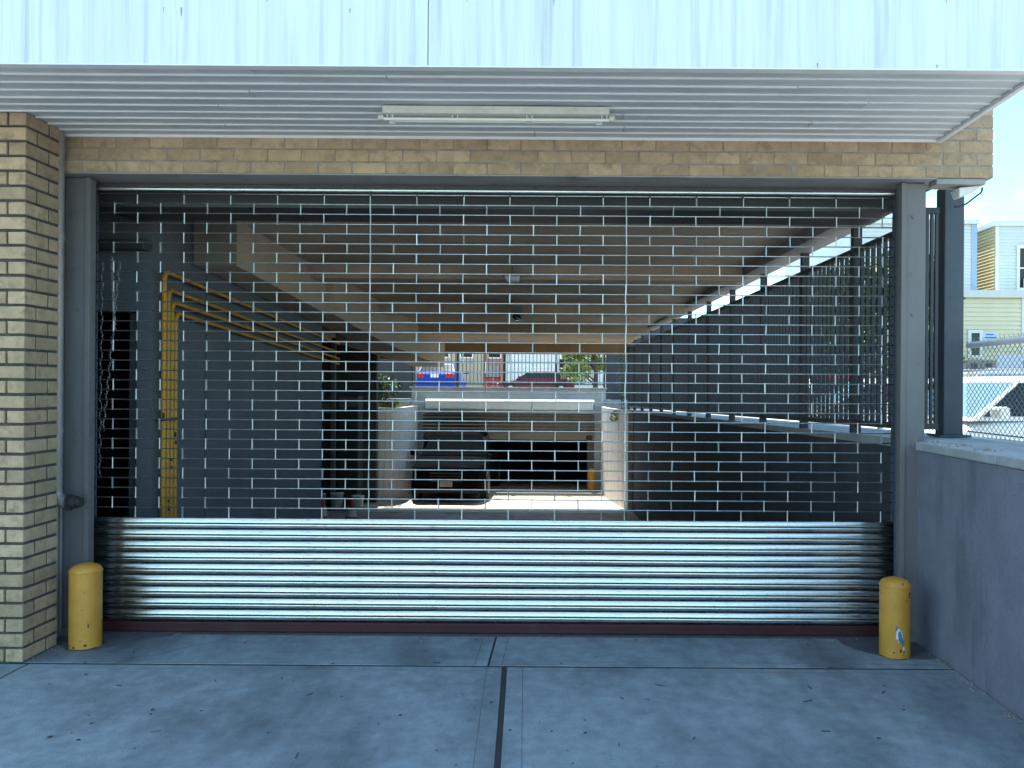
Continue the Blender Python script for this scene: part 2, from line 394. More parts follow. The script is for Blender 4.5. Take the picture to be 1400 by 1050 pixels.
# wall further left, outside the frame
bt = bpy.data.materials.new('brick_far'); bt.use_nodes = True
n = bt.node_tree.nodes; l = bt.node_tree.links; bk = n.new('ShaderNodeTexBrick'); tcn = n.new('ShaderNodeTexCoord'); mpp = n.new('ShaderNodeMapping')
mpp.inputs['Rotation'].default_value = (R(90), 0, 0)
l.new(tcn.outputs['Object'], mpp.inputs[0]); l.new(mpp.outputs[0], bk.inputs['Vector'])
bk.inputs['Color1'].default_value = (.44, .35, .235, 1); bk.inputs['Color2'].default_value = (.36, .29, .19, 1); bk.inputs['Mortar'].default_value = (.1, .095, .09, 1)
bk.inputs['Scale'].default_value = 1; bk.inputs['Brick Width'].default_value = .2035; bk.inputs['Row Height'].default_value = .0812; bk.inputs['Mortar Size'].default_value = .006
l.new(bk.outputs['Color'], n['Principled BSDF'].inputs['Base Color']); n['Principled BSDF'].inputs['Roughness'].default_value = .9
M['brick_far'] = bt
bw = box('brick_wall', (-12, PY + .004, 0), (-3.575, 5.2, 3.045), 'brick_far')
tag(bw, 'long tan brick house wall running left from the pillar', 'brick wall')
# short wall return behind the pillar (carries the downpipe)
ret = box('wall_return', (-3.575, 4.75, 0), (-3.118, 5.2, 2.815), 'under'); tag(ret, kind='structure')

lin = thing('brick_lintel', 'tan brick band above the grille, sticking out past the canopy at right', 'brick lintel', (0, 4.85, 2.82))
LY = 4.85; LZ = 2.822; LX1 = 2.54
box('mortar_core', (-3.10, LY + .004, LZ - .001), (LX1 - .004, 5.14, 4.2), 'mortar', lin)
z = LZ; r = 0
while z < 3.52:
    off = 0 if r % 2 == 0 else BL / 2
    x = LX1 - (BL if r % 2 == 0 else BL / 2)
    ends = LX1
    xstop = -3.11 if z < 3.04 else 1.75
    while ends > xstop:
        x0 = max(x, -3.118)
        if ends - JT * .5 - x0 > .03:
            brick(lin, x0 + JT * .3, ends - JT * .3 if ends < LX1 else ends, LY, LY + BW, z)
        ends = x; x -= BL
    z += CH - .0055; r += 1
sa = box('steel_angle', (-3.12, LY - .006, LZ - .010), (2.2, 5.10, LZ - .002), 'under', lin)
box('steel_lip', (-3.12, 5.10, LZ - .045), (2.2, 5.112, LZ - .002), 'jamb', lin)
# corbel underside right end
box('bearing_plate', (2.205, LY + .01, LZ - .035), (2.50, 4.97, LZ - .004), 'under', lin)

# building above
bl = thing('apartment_building', 'tan brick building that carries the garage and the canopy', 'building', (-5, 13, 2.9))
mb = MB().prism([(-12, 5.15), (2.52, 5.15), (gx(2.3, 21.2), 21.2), (-12.7, 21.2)], 2.93, 7.0); mb.build('upper_storeys', 'brick_far', bl)
box('front_wall', (-12, 4.87, 4.2), (2.52, 5.149, 7.0), 'brick_far', bl)

# ================================================================ CANOPY
can = thing('canopy', 'white metal canopy over the driveway with a ribbed grey underside', 'canopy', (0, 4.3, 3.05))
CY0, CZ, CX1 = 3.775, 3.05, 2.205
for (x0, x1) in ((-6.4, -3.902), (-3.898, -.676), (-.672, CX1 + .02)):
    box('fascia_panel', (x0, CY0 - .03, CZ - .012), (x1, CY0 + .0, 4.15), 'fascia', can, bevel=.002)
box('canopy_top', (-6.4, CY0 + .001, 3.15), (CX1 + .018, 4.868, 4.14), 'trim_white', can)
box('fascia_lip', (-6.4, CY0 - .034, CZ - .020), (CX1 + .02, CY0 + .012, CZ - .0125), 'trim_white', can)
ny = 10; pw = (4.846 - (CY0 + .012)) / ny
for i in range(ny):
    y0 = CY0 + .012 + i * pw; y1 = y0 + pw
    # plank with a lowered, rolled front lip that faces the street
    brk = {2: [1.12], 6: [.28], 1: [-.9], 4: [1.55], 8: [.30, -2.0], 5: [-1.9]}.get(i, [random.uniform(-2.8, 1.8)])
    xsn = [-6.4] + sorted(brk) + [CX1 - .012]
    for a, b in zip(xsn, xsn[1:]):
        nseg = max(2, int((b - a) / .45)); vs = []; fs = []
        lip = .0095
        for s_ in range(nseg + 1):
            x = a + .002 + (b - a - .004) * s_ / nseg; w = random.uniform(-.0018, .0018)
            vs += [(x, y0 + .003, CZ - .0005), (x, y0 + .0005, CZ - lip + w * .5), (x, y0 + .008, CZ - lip - .002 + w), (x, y0 + .016, CZ - lip + .004 + w), (x, (y0 + y1) / 2, CZ - .004 + w * 1.5), (x, y1 + .002, CZ - .001), (x, y1 + .002, CZ + .006), (x, y0 + .003, CZ + .006)]
        for s_ in range(nseg):
            for q in range(8):
                a_ = s_ * 8 + q; b_ = s_ * 8 + (q + 1) % 8; fs.append((a_, b_, b_ + 8, a_ + 8))
        fs.append(tuple(range(8))); fs.append(tuple(nseg * 8 + q for q in range(8)))
        mb = MB(); mb.add(vs, fs); o = mb.build('soffit_panel', 'soffit', can, smooth=True)
        o.data.materials.append(M['soffit_edge'])
        for p in o.data.polygons:
            if p.normal.y < -.55: p.material_index = 1  # street-facing lip coloured whiter, painting in the sky light it catches
MB().box((CX1 - .010, CY0 + .001, CZ - .022), (CX1 + .018, 4.847, CZ + .09)).build('edge_trim', 'trim_white', can)
MB().box((-3.6, 4.842, CZ - .016), (CX1 - .012, 4.852, CZ - .001)).build('wall_trim', 'soffit_edge', can)

for k in range(14):
    x = random.uniform(-3.2, 2.1); w_ = random.uniform(.0015, .004); h_ = random.uniform(.01, .05); zt_ = random.choice((CZ + h_ - .01, 3.37, 3.30, 3.37))
    MB().add([(x - w_, CY0 - .0315, zt_), (x + w_, CY0 - .0315, zt_), (x + w_ * .3, CY0 - .0315, zt_ - h_), (x - w_ * .3, CY0 - .0315, zt_ - h_)], [(0, 1, 2, 3)]).build('rust_mark', 'rust', can)

# light fitting under the canopy
lt = thing('fluorescent_light', 'long unlit fluorescent tube light fixed under the canopy', 'light fitting', (-.41, 4.40, 3.04))
LXa, LXb = -1.045, .228
mb = MB().add([(LXa + .03, 4.285, 3.040), (LXb - .03, 4.285, 3.040), (LXb - .03, 4.375, 3.040), (LXa + .03, 4.375, 3.040),
               (LXa + .03, 4.30, 3.004), (LXb - .03, 4.30, 3.004), (LXb - .03, 4.36, 3.004), (LXa + .03, 4.36, 3.004)],
              [(0, 1, 2, 3), (4, 7, 6, 5), (0, 4, 5, 1), (1, 5, 6, 2), (2, 6, 7, 3), (3, 7, 4, 0)])
mb.build('housing', 'fixture', lt, bevel=.003)
tube('tube_lamp', [(LXa + .005, 4.335, 2.984), (LXb - .005, 4.335, 2.984)], .0085, 'tube', lt, n=14)
tube('tube_lamp', [(LXa + .06, 4.385, 2.990), (LXb - .10, 4.385, 2.990)], .0085, 'tube', lt, n=14)
for x in (LXa, LXb - .03): box('end_cap', (x, 4.320, 2.976), (x + .03, 4.365, 3.002), 'fixture', lt, bevel=.003)
for x in (LXa + .05, LXa + .40, LXa + .80, LXb - .07):
    for dx in (0, .028): MB().tube([(x + dx, 4.325, 2.984), (x + dx, 4.325, 3.012)], .0035, 6).build('tube_clip', 'trim_white', lt, smooth=True)
box('lamp_socket', (LXa + .05, 4.37, 2.972), (LXa + .080, 4.40, 3.004), 'trim_white', lt, bevel=.003)
box('lamp_socket', (LXb - .10, 4.37, 2.972), (LXb - .065, 4.40, 3.004), 'trim_white', lt, bevel=.003)
box('centre_bracket', (LXa + .796, 4.37, 2.974), (LXa + .822, 4.392, 3.004), 'fixture', lt)

# ================================================================ ROLLER GRILLE
DY = 5.02
rg = thing('roller_grille', 'steel rolling grille closed across the driveway, open rods above solid slats', 'rolling grille', (-.48, DY, 0))
GX0, GX1 = -2.97, 2.012
Z0, ZT = .716, 2.735
NR = 33; ps = (ZT - Z0) / NR
rod_me = None
mb = MB().tube([(GX0 + .0, 0, 0), (GX1, 0, 0)], .0038, 8)
rod_me = pyd(mb.v, mb.f, True); rod_me.materials.append(M['rod'])
for i in range(1, NR + 1):
    o = bpy.data.objects.new('rod', rod_me); COL.objects.link(o); place(o, (0, DY + random.uniform(-.001, .001), Z0 + i * ps), rg)
    o.rotation_euler = (0, random.gauss(0, .00025), 0)
# links
mb = MB()
prof = [(-.0029, -.0040), (.0029, -.0040), (.0029, .0040), (-.0029, .0040)]
zz = [-.006, 0, .009, ps / 2, ps - .009, ps, ps + .006]; wd = [.6, 1.05, .95, .9, .95, 1.05, .6]
for q, (h, w) in enumerate(zip(zz, wd)):
    for (a, b) in prof: mb.v.append((a * w, b * w, h))
for q in range(6):
    for j in range(4): mb.f.append((q * 4 + j, q * 4 + (j + 1) % 4, q * 4 + 4 + (j + 1) % 4, q * 4 + 4 + j))
mb.f += [(3, 2, 1, 0), (24, 25, 26, 27)]
link_me = pyd(mb.v, mb.f); link_me.materials.append(M['link'])
XA = -1.255; PD = .2905
spots = []
for i in range(NR):
    rowA = (NR - 1 - i) % 2 == 0
    x = XA + (0 if rowA else PD / 2) - PD * 7
    while x < GX1 - .01:
        if x > GX0 + .02: spots.append((x, i, False))
        x += PD
    spots.append((XA, i, True) if not rowA else (.3425, i, True))
    if not rowA: pass
spots = list(dict.fromkeys(spots))
spots.sort(key=lambda s_: (0 if s_[2] else 1, math.hypot(s_[0], Z0 + s_[1] * ps - 1.55)))
for s_ in spots[:300]:
    o = bpy.data.objects.new('link', link_me); COL.objects.link(o)
    place(o, (s_[0] + random.gauss(0, .0012), DY - .001, Z0 + s_[1] * ps), rg); o.rotation_euler = (0, random.gauss(0, .02), random.gauss(0, .35))
mb = MB()
for s_ in spots[300:]:
    dx = random.gauss(0, .0012); a = random.gauss(0, .35); ca, sa_ = math.cos(a), math.sin(a)
    mb.add([(v_[0] * ca - v_[1] * sa_ + s_[0] + dx, v_[0] * sa_ + v_[1] * ca + DY - .001, v_[2] + Z0 + s_[1] * ps) for v_ in [tuple(q.co) for q in link_me.vertices]], [tuple(p.vertices) for p in link_me.polygons])
tag(mb.build('outer_link', 'link', rg), kind='stuff')
# top tube
tube('top_tube', [(GX0, DY, ZT + .028), (GX1, DY, ZT + .028)], .013, 'galv', rg, n=14)
for k in range(17):
    x = XA + PD * (k - 6)
    if GX0 < x < GX1: MB().box((x - .004, DY - .007, ZT - .01), (x + .004, DY - .002, ZT + .03)).build('hanger_clip', 'blackiron', rg)
# slats
prof = [(0, 0), (-.0055, -.0010), (-.0092, -.0055), (-.0120, -.012), (-.0142, -.0195), (-.0156, -.0270), (-.0158, -.0310), (-.0140, -.0328), (-.004, -.0335), (-.004, -.0368), (-.0120, -.0380), (-.0140, -.0405), (-.0132, -.0490), (-.0106, -.0605), (0, -.0618), (0, -.0655), (-.004, -.0670), (0, -.0705)]
sh = (Z0 - .073) / 9
for i in range(9):
    zt = Z0 - i * sh; vs = []; fs = []; nx = 24; m_ = len(prof)
    for a in range(nx + 1):
        x = GX0 + (GX1 - GX0) * a / nx; dw = math.sin(x * 2.1 + i) * .0012 + random.uniform(-.0004, .0004); tz = random.uniform(-.0004, .0004)
        for (py, pz) in prof: vs.append((x, DY + py + dw, zt + pz * sh / .0712 + tz))
    for a in range(nx):
        for b in range(m_ - 1): k = a * m_ + b; fs.append((k, k + 1, k + m_ + 1, k + m_))
    k0 = len(vs)
    mb = MB().add(vs, fs)
    o = mb.build('slat', 'galv', rg, smooth=False)
    for p in o.data.polygons: p.use_smooth = True
    o.data.materials.append(M['slat_groove_shade'])
    for p in o.data.polygons:
        if p.index % (m_ - 1) in (7, 8, 13, 14): p.material_index = 1  # groove faces get the painted shade; the metal has no opening here
    o.data.set_sharp_from_angle(angle=R(50))
    sol = o.modifiers.new('t', 'SOLIDIFY'); sol.thickness = .0012; sol.offset = 1 if False else -1
bb = MB().box((GX0 + .002, DY - .020, .012), (GX1 - .002, DY + .012, .069)).build('bottom_bar', 'redbar', rg, bevel=.003)
box('bottom_rail', (GX0 + .002, DY - .024, .045), (GX1 - .002, DY - .0205, .052), 'redbar', rg)
box('rubber_seal', (GX0 + .002, DY - .008, .001), (GX1 - .002, DY + .004, .0115), 'rubber', rg)
for (xa, xb) in ((-3.03, -2.972), (2.014, 2.058)):
    g_ = MB().box((xa, DY - .035, 0), (xb, DY - .022, 2.79)).box((xa, DY + .022, 0), (xb, DY + .035, 2.79))
    xs_ = xa if xa < 0 else xb - .006
    g_.box((xs_, DY - .022, 0), (xs_ + .006, DY + .022, 2.79)).build('guide_rail', 'column', rg)
box('coil_hood', (-3.1, 5.22, 2.695), (2.1, 5.66, 2.86), 'cabinet_dark', rg, bevel=.006)

# ================================================================ JAMBS, COLUMN, PIPE
def jamb(x0, x1, label, flip):
    t = thing('steel_jamb', label, 'door post', ((x0 + x1) / 2, 4.95, 0))
    box('web', (x0, 4.93, 0), (x1, 4.985, 2.808), 'jamb', t, bevel=.004)
    xe = x1 - .03 if flip else x0
    box('flange', (xe, 4.918, .0), (xe + .03, 4.9295, 2.808), 'jamb', t, bevel=.002)
    for z in (.4, 1.2, 2.0, 2.6):
        MB().tube([((x0 + x1) / 2, 4.928, z), ((x0 + x1) / 2, 4.922, z)], .011, 8).build('bolt_head', 'jamb', t)
    box('base_plate', (x0 - .008, 4.912, .001), (x1 + .008, 4.93, .05), 'jamb', t)
jamb(-3.105, -2.945, 'grey painted steel post at the left side of the grille, by the downpipe', True)
jamb(2.018, 2.172, 'scratched grey steel post at the right side of the grille, by the low wall', False)

cm = thing('steel_column', 'dark blue-grey square column standing on the low wall at right', 'column', (2.60, 5.5, 1.22))
box('shaft', (2.528, 5.45, 1.236), (2.662, 5.58, 2.925), 'column', cm, bevel=.006)
box('base_plate', (2.49, 5.41, 1.2225), (2.70, 5.62, 1.237), 'column', cm)

dp = thing('downpipe', 'grey metal drainpipe running down beside the brick pillar', 'downpipe', (-3.055, 4.80, .84))
X, Y = -3.052, 4.785
tube('pipe', [(X, Y, 3.04), (X, Y, .90)], .031, 'pipe', dp, n=18)
pts = [(X, Y, .90)]
for k in range(1, 7):
    a = math.pi / 2 * k / 6; pts.append((X + .06 * (1 - math.cos(a)), Y + .0, .90 - .06 * math.sin(a)))
tube('elbow', pts + [(X + .075, Y, .84)], .034, 'pipe', dp, n=16)
tube('coupling', [(X + .072, Y, .84), (X + .085, Y, .84), (X + .086, Y, .84), (X + .125, Y, .84)], [.050, .050, .036, .036], 'blackiron', dp, n=18)
tube('outlet_cap', [(X + .120, Y, .842), (X + .150, Y, .842)], .030, 'blackiron', dp, n=14)
for z in (2.92, 2.40, 1.25):
    MB().tube([(X, Y, z), (X, Y, z + .035)], .036, 18).build('pipe_strap', 'pipe', dp, smooth=True)
cd = tube('conduit', [(-3.112, 4.92, 2.81), (-3.112, 4.92, .02)], .012, 'pipe'); tag(cd, 'thin grey conduit running down the left side of the grille opening', 'conduit')

# bollards
def bollard(x, y, r, h, label, chips):
    t = thing('bollard', label, 'bollard', (x, y, 0), group='yellow bollards in front of the grille')
    pr = [(r, 0), (r, h - .045)]
    mb = MB().lathe([(r, .0), (r, h * .3), (r, h * .6), (r, h - .048)], 40, (x, y)); mb.build('post', 'yellow', t, smooth=True)
    dome = [(r + .002, h - .050), (r + .003, h - .044)] + [(r * math.cos(a), h - .043 + .043 * math.sin(a)) for a in [R(k) for k in (4, 15, 30, 45, 60, 75, 86)]]
    MB().lathe(dome, 40, (x, y)).build('dome_cap', 'yellow', t, smooth=True)
    gm_ = MB(); ng = 36
    for q in range(ng):
        a = 6.283 * q / ng; gm_.v.append((x + (r + .0012) * math.cos(a), y + (r + .0012) * math.sin(a), .001))
    for q in range(ng):
        a = 6.283 * q / ng; gm_.v.append((x + (r + .0012) * math.cos(a), y + (r + .0012) * math.sin(a), random.uniform(.003, .008)))
    gm_.f = [(q, (q + 1) % ng, ng + (q + 1) % ng, ng + q) for q in range(ng)]
    gm_.build('grimy_foot', 'chip_dark', t)
    for (poly, m_, off) in chips:
        nn = len(poly); vs = []; c0 = Vector((sum(p[0] for p in poly) / nn, sum(p[1] for p in poly) / nn))
        def onc(p, o_): 
            a = -math.pi / 2 + p[0] / r; return (x + (r + o_) * math.cos(a), y + (r + o_) * math.sin(a), p[1])
        vs = [onc(p, off) for p in poly] + [onc(c0, off)]
        MB().add(vs, [(i, (i + 1) % nn, nn) for i in range(nn)]).build('paint_chip', m_, t)
    return t
def blob(cx, cz, rx, rz, n=11):
    return [(cx + rx * random.uniform(.6, 1.2) * math.cos(k * 6.283 / n), cz + rz * random.uniform(.6, 1.2) * math.sin(k * 6.283 / n)) for k in range(n)]
bollard(-2.845, 4.735, .0865, .492, 'yellow bollard at the left post, scuffed near its foot', [(blob(.045, .03, .008, .008), 'chip_dark', .0012), (blob(.02, .055, .004, .005), 'chip_dark', .0012), (blob(.06, .14, .004, .016), 'chip_dark', .0012), (blob(.03, .235, .004, .004), 'chip_dark', .0012), (blob(-.06, .022, .010, .006), 'chip_dark', .0012), (blob(-.02, .018, .012, .005), 'chip_dark', .0012)])
bollard(1.893, 4.675, .0855, .455, 'yellow bollard at the right post with a chipped patch showing blue', [
    (blob(-.006, .135, .020, .042, 14), 'cone_white', .0008), (blob(-.004, .132, .014, .036, 14), 'chip_blue', .0014), (blob(-.022, .178, .007, .016), 'chip_blue', .0014), (blob(.012, .10, .010, .02), 'chip_blue', .0016), (blob(.018, .062, .008, .012), 'cone_white', .0009),
    (blob(.0, .052, .005, .012), 'chip_dark', .0014), (blob(.02, .045, .004, .012), 'chip_dark', .0014), (blob(-.035, .04, .006, .004), 'chip_dark', .0014), (blob(.06, .36, .006, .018), 'chip_dark', .0014), (blob(.068, .374, .014, .004), 'chip_dark', .0014), (blob(.01, .434, .003, .008), 'chip_dark', -.0005)])

# ================================================================ LOW WALL AT RIGHT
rw = thing('retaining_wall', 'low blue-grey rendered wall along the right of the driveway', 'wall', (2.3, 8, 0))
def wprism(x0, x1, z0s, z1s, yy, name, m_, bev=0, par=rw):
    # runs in y, skewed past 5.2
    for (ya, yb), (za, zb) in zip(zip(yy, yy[1:]), zip(z1s, z1s[1:])):
        f_ = lambda x, y: gx(x, y) if y > 5.2 else x
        MB().prism([(f_(x0, ya), ya), (f_(x1, ya), ya), (f_(x1, yb), yb), (f_(x0, yb), yb)], z0s, [za, za, zb, zb]).build(name, m_, par, bevel=bev)
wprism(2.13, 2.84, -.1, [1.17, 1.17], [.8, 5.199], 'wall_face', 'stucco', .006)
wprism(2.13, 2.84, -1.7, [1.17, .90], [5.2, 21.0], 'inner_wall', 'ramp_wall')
wprism(2.118, 2.86, 1.171, [1.222, 1.222], [.8, 4.0], 'coping', 'cap', .008)
wprism(2.118, 2.86, 1.171, [1.222, 1.222], [4.004, 5.199], 'coping', 'cap', .008)
MB().prism([(2.118, 5.2), (2.86, 5.2), (gx(2.86, 21), 21), (gx(2.118, 21), 21)], [1.171, 1.171, .901, .901], [1.222, 1.222, .95, .95]).build('coping', 'cap', rw)
bits = MB()
for i in range(40):
    x = random.uniform(2.14, 2.3); y = random.uniform(4.2, 5.0); s = random.uniform(.004, .012)
    bits.add([(x - s, y, 1.2225), (x + s, y - s, 1.2225), (x, y + s, 1.2225), (x, y, 1.2225 + s)], [(0, 1, 3), (1, 2, 3), (2, 0, 3), (0, 2, 1)])
tag(bits.build('leaf_litter', 'debris'), kind='stuff')

# chain link fence on the wall
cf = thing('chain_link_fence', 'chain link fence with a pale top rail along the low wall', 'fence', (2.40, 4, 1.22))
FX = 2.70; FY0, FY1 = .9, 12.5
def fxx(y): return FX if y < 5.2 else gx(FX, y)
tube('top_rail', [(FX, FY0, 1.845), (FX, 5.46, 1.845)], .021, 'rail_galv', cf, n=12)
tube('top_rail', [(fxx(5.68), 5.68, 1.845), (fxx(FY1), FY1, 1.79)], .021, 'rail_galv', cf, n=12)
tube('bottom_wire', [(FX, FY0, 1.262), (FX, 5.46, 1.262)], .005, 'wire', cf, n=6)
for y in (.95, 2.55, 5.70, 6.9, 8.8, 10.7): tube('fence_post', [(fxx(y) + .03, y, 1.20), (fxx(y) + .03, y, 1.90)], .024, 'rail_galv', cf, n=12)
dw, dh = .052, .044
mb = MB(); Z_a, Z_b = 1.232, 1.872
H = Z_b - Z_a; run = H / dh * dw
for (FY0, FY1) in ((.9, 5.46), (5.68, 12.5)):
  y = FY0 - run
  def wire(ya, za, yb, zb):
      # clip to fence ends
      if yb < FY0 or ya > FY1: return
      if ya < FY0: t = (FY0 - ya) / (yb - ya); ya, za = FY0, za + (zb - za) * t
      if yb > FY1: t = (FY1 - ya) / (yb - ya); yb, zb = FY1, za + (zb - za) * t
      n_ = 2 if False else 1
      mb.tube([(fxx(ya) , ya, za), (fxx(yb) , yb, zb)], .0024, 4, caps=False)
  while y < FY1:
      wire(y, Z_a, y + run, Z_b); wire(y, Z_b, y + run, Z_a); y += dw
  y = FY0
  while y < FY1:   # twisted barbs along the top
      mb.tube([(fxx(y), y, Z_b - .004), (fxx(y) + .004, y + .012, Z_b + .018)], .0017, 4); y += dw / 1
tag(mb.build('wire_mesh', 'wire', cf), kind='stuff')

# ================================================================ PICKET FENCE INSIDE
pf = thing('picket_fence', 'tall dark metal picket fence along the right side of the garage ramp', 'fence', (gx(2.2, 12), 12, 1.2))
PXF = 2.175
def fb(y): return 1.30 - .017 * (y - 5.2)           # bottom rail
def rail(z0, z1, m_, name, x0=PXF - .025, x1=PXF + .025, zf=lambda y: 0):
    MB().prism([(gx(x0, 5.21), 5.21), (gx(x1, 5.21), 5.21), (gx(x1, 21), 21), (gx(x0, 21), 21)], [z0 + zf(5.21)] * 2 + [z0 + zf(21)] * 2, [z1 + zf(5.21)] * 2 + [z1 + zf(21)] * 2).build(name, m_, pf)
sl_ = lambda y: -.017 * (y - 5.2)
rail(1.285, 1.325, 'picket', 'bottom_rail', zf=sl_)
rail(2.565, 2.60, 'picket', 'top_rail', zf=lambda y: -.003 * (y - 5.2))
y = 5.245; pk = MB().box((-.0125, -.0125, 0), (.0125, .0125, 1.0)); pk_me = pyd(pk.v, pk.f); pk_me.materials.append(M['picket'])
while y < 20.9:
    o = bpy.data.objects.new('picket', pk_me); COL.objects.link(o)
    z0 = 1.325 + sl_(y) - .002; z1 = 2.566 - .003 * (y - 5.2)
    place(o, (gx(PXF, y), y, z0), pf); o.scale = (1, 1, z1 - z0); y += .098
for y in [5.215, 6.04, 7.2, 8.5, 9.85, 11.2, 12.6, 14, 15.4, 16.8, 18.2, 19.6, 20.85]:
    box('post', (gx(PXF, y) - .032, y - .032, 1.17 + sl_(y)), (gx(PXF, y) + .032, y + .032, 2.75), 'picket', pf)

# short run of pickets between jamb and column
for x in (2.240, 2.262, 2.2925, 2.322): box('picket', (x - .0095, 5.11, 1.33), (x + .0095, 5.13, 2.66), 'picket', pf)
box('end_rail', (2.225, 5.105, 1.29), (2.335, 5.135, 1.329), 'picket', pf); box('end_rail', (2.225, 5.105, 2.661), (2.335, 5.135, 2.70), 'picket', pf)

# ================================================================ GARAGE INTERIOR
ysr = [5.34] + [5.35 + .5 * i for i in range(0, 26)] + [18.2, 19.4, 21.9, 23.4, 34]
vs = []; fs = []
for y in ysr: vs += [(-9.5, y, fz(y)), (gx(2.3, y) if y < 21 else 1.9, y, fz(y))]
for i in range(len(ysr) - 1): fs.append((2 * i, 2 * i + 1, 2 * i + 3, 2 * i + 2))
fl = link('floor', pyd(vs, fs), 'floor_in'); tag(fl, kind='structure')
fc = MB().prism([(-5.3, 19.0), (1.5, 19.0), (1.2, 23.28), (-4.6, 23.28)], -1.449, -1.444).build('courtyard_paving', 'floor_court'); tag(fc, kind='structure')
ce = MB().prism([(gx(-7.5, 5.16), 5.16), (gx(2.2, 5.16), 5.16), (gx(2.2, 21.2), 21.2), (gx(-7.5, 21.2), 21.2)], [2.88, 2.88, 2.67, 2.67], 2.925).build('ceiling', 'ceiling'); tag(ce, kind='structure')
def cb(y0, y1, zb, m_='ceiling', name='ceiling_beam', x0=-7.4, x1=1.98, zt=2.9):
    o = MB().prism([(gx(x0, y0), y0), (gx(x1, y0), y0), (gx(x1, y1), y1), (gx(x0, y1), y1)], zb, zt).build(name, m_, None, bevel=.01); return o
tag(cb(8.6, 9.0, 2.685), 'nearest concrete beam across the garage ceiling with a small lamp', 'ceiling beam')
tag(cb(11.9, 12.3, 2.62), 'middle concrete beam across the garage ceiling with a camera', 'ceiling beam')
tag(cb(15.9, 16.3, 2.60), 'farthest brown beam under the garage ceiling', 'ceiling beam')
eb = MB().prism([(gx(1.99, 5.3), 5.3), (gx(2.22, 5.3), 5.3), (gx(2.22, 21), 21), (gx(1.99, 21), 21)], [2.755, 2.755, 2.70, 2.70], 2.9).build('edge_beam', 'under'); tag(eb, 'long concrete edge beam above the dark picket fence', 'edge beam')
tb = thing('tan_beam', 'tan painted beam at the far end of the garage roof', 'beam', (-1.5, 21.05, 2.38))
box('beam', (-4.5, 20.9, 2.385), (1.50, 21.19, 2.72), 'tan', tb, bevel=.01)
box('corbel', (-4.96, 20.85, 2.22), (-4.51, 21.15, 2.68), 'tan', tb, bevel=.01)
# left wall with dark doorway
def lwall(y0, y1, z1=2.9, z0=None, m_='int_wall', name='wall_left', x=-2.98, t=.25):
    o = MB().prism([(gx(x - t, y0), y0), (gx(x, y0), y0), (gx(x, y1), y1), (gx(x - t, y1), y1)], [fz(y0) - .3] * 2 + [fz(y1) - .3] * 2 if z0 is None else z0, z1).build(name, m_)
    tag(o, kind='structure'); return o
# doorway faces the camera: cross wall at y=6.0 left of the pipes
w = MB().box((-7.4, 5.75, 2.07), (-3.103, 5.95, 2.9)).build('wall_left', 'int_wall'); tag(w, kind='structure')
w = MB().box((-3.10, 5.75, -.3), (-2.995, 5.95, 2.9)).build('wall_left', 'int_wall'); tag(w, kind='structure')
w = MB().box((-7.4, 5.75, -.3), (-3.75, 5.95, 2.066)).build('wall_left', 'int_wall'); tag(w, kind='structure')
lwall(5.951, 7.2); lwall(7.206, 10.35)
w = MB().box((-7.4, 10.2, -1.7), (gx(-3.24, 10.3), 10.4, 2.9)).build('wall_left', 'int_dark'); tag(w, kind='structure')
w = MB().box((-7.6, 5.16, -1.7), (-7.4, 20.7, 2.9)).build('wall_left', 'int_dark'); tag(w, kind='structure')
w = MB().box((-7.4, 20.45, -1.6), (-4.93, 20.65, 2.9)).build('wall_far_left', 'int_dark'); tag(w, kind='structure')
db = box('junction_box', (-3.38, 5.62, 2.49), (-2.99, 5.745, 2.56), 'cabinet_dark', bevel=.005); tag(db, 'flat black box mounted over the dark doorway', 'junction box')
wj = MB().box((gx(-2.979, 6.9) , 6.7, -.2), (gx(-2.979, 6.9) + .012, 6.715, 2.5)).build('wall_seam', 'int_dark'); tag(wj, kind='structure')

# chain hoist loop at the left guide
ch = MB(); pts = []
for (xa, za, xb, zb) in ((-2.99, 2.33, -3.00, .95), (-2.88, 2.33, -2.98, 1.25), (-2.93, 2.36, -2.91, 1.9)):
    n_ = 60
    for k in range(n_):
        t = k / n_; x = xa + (xb - xa) * t + .006 * math.sin(k * 1.3); z = za + (zb - za) * t
        dx = .006 if k % 2 else .002
        ch.tube([(x - dx, 5.13, z), (x + dx, 5.13 + (.004 if k % 2 == 0 else 0), z - .012), (x - dx * .2, 5.13, z - .024)], .0022, 4)
ch_o = ch.build('hoist_chain', 'pipe'); tag(ch_o, 'slack steel hoist chain hanging behind the left edge of the grille', 'chain')

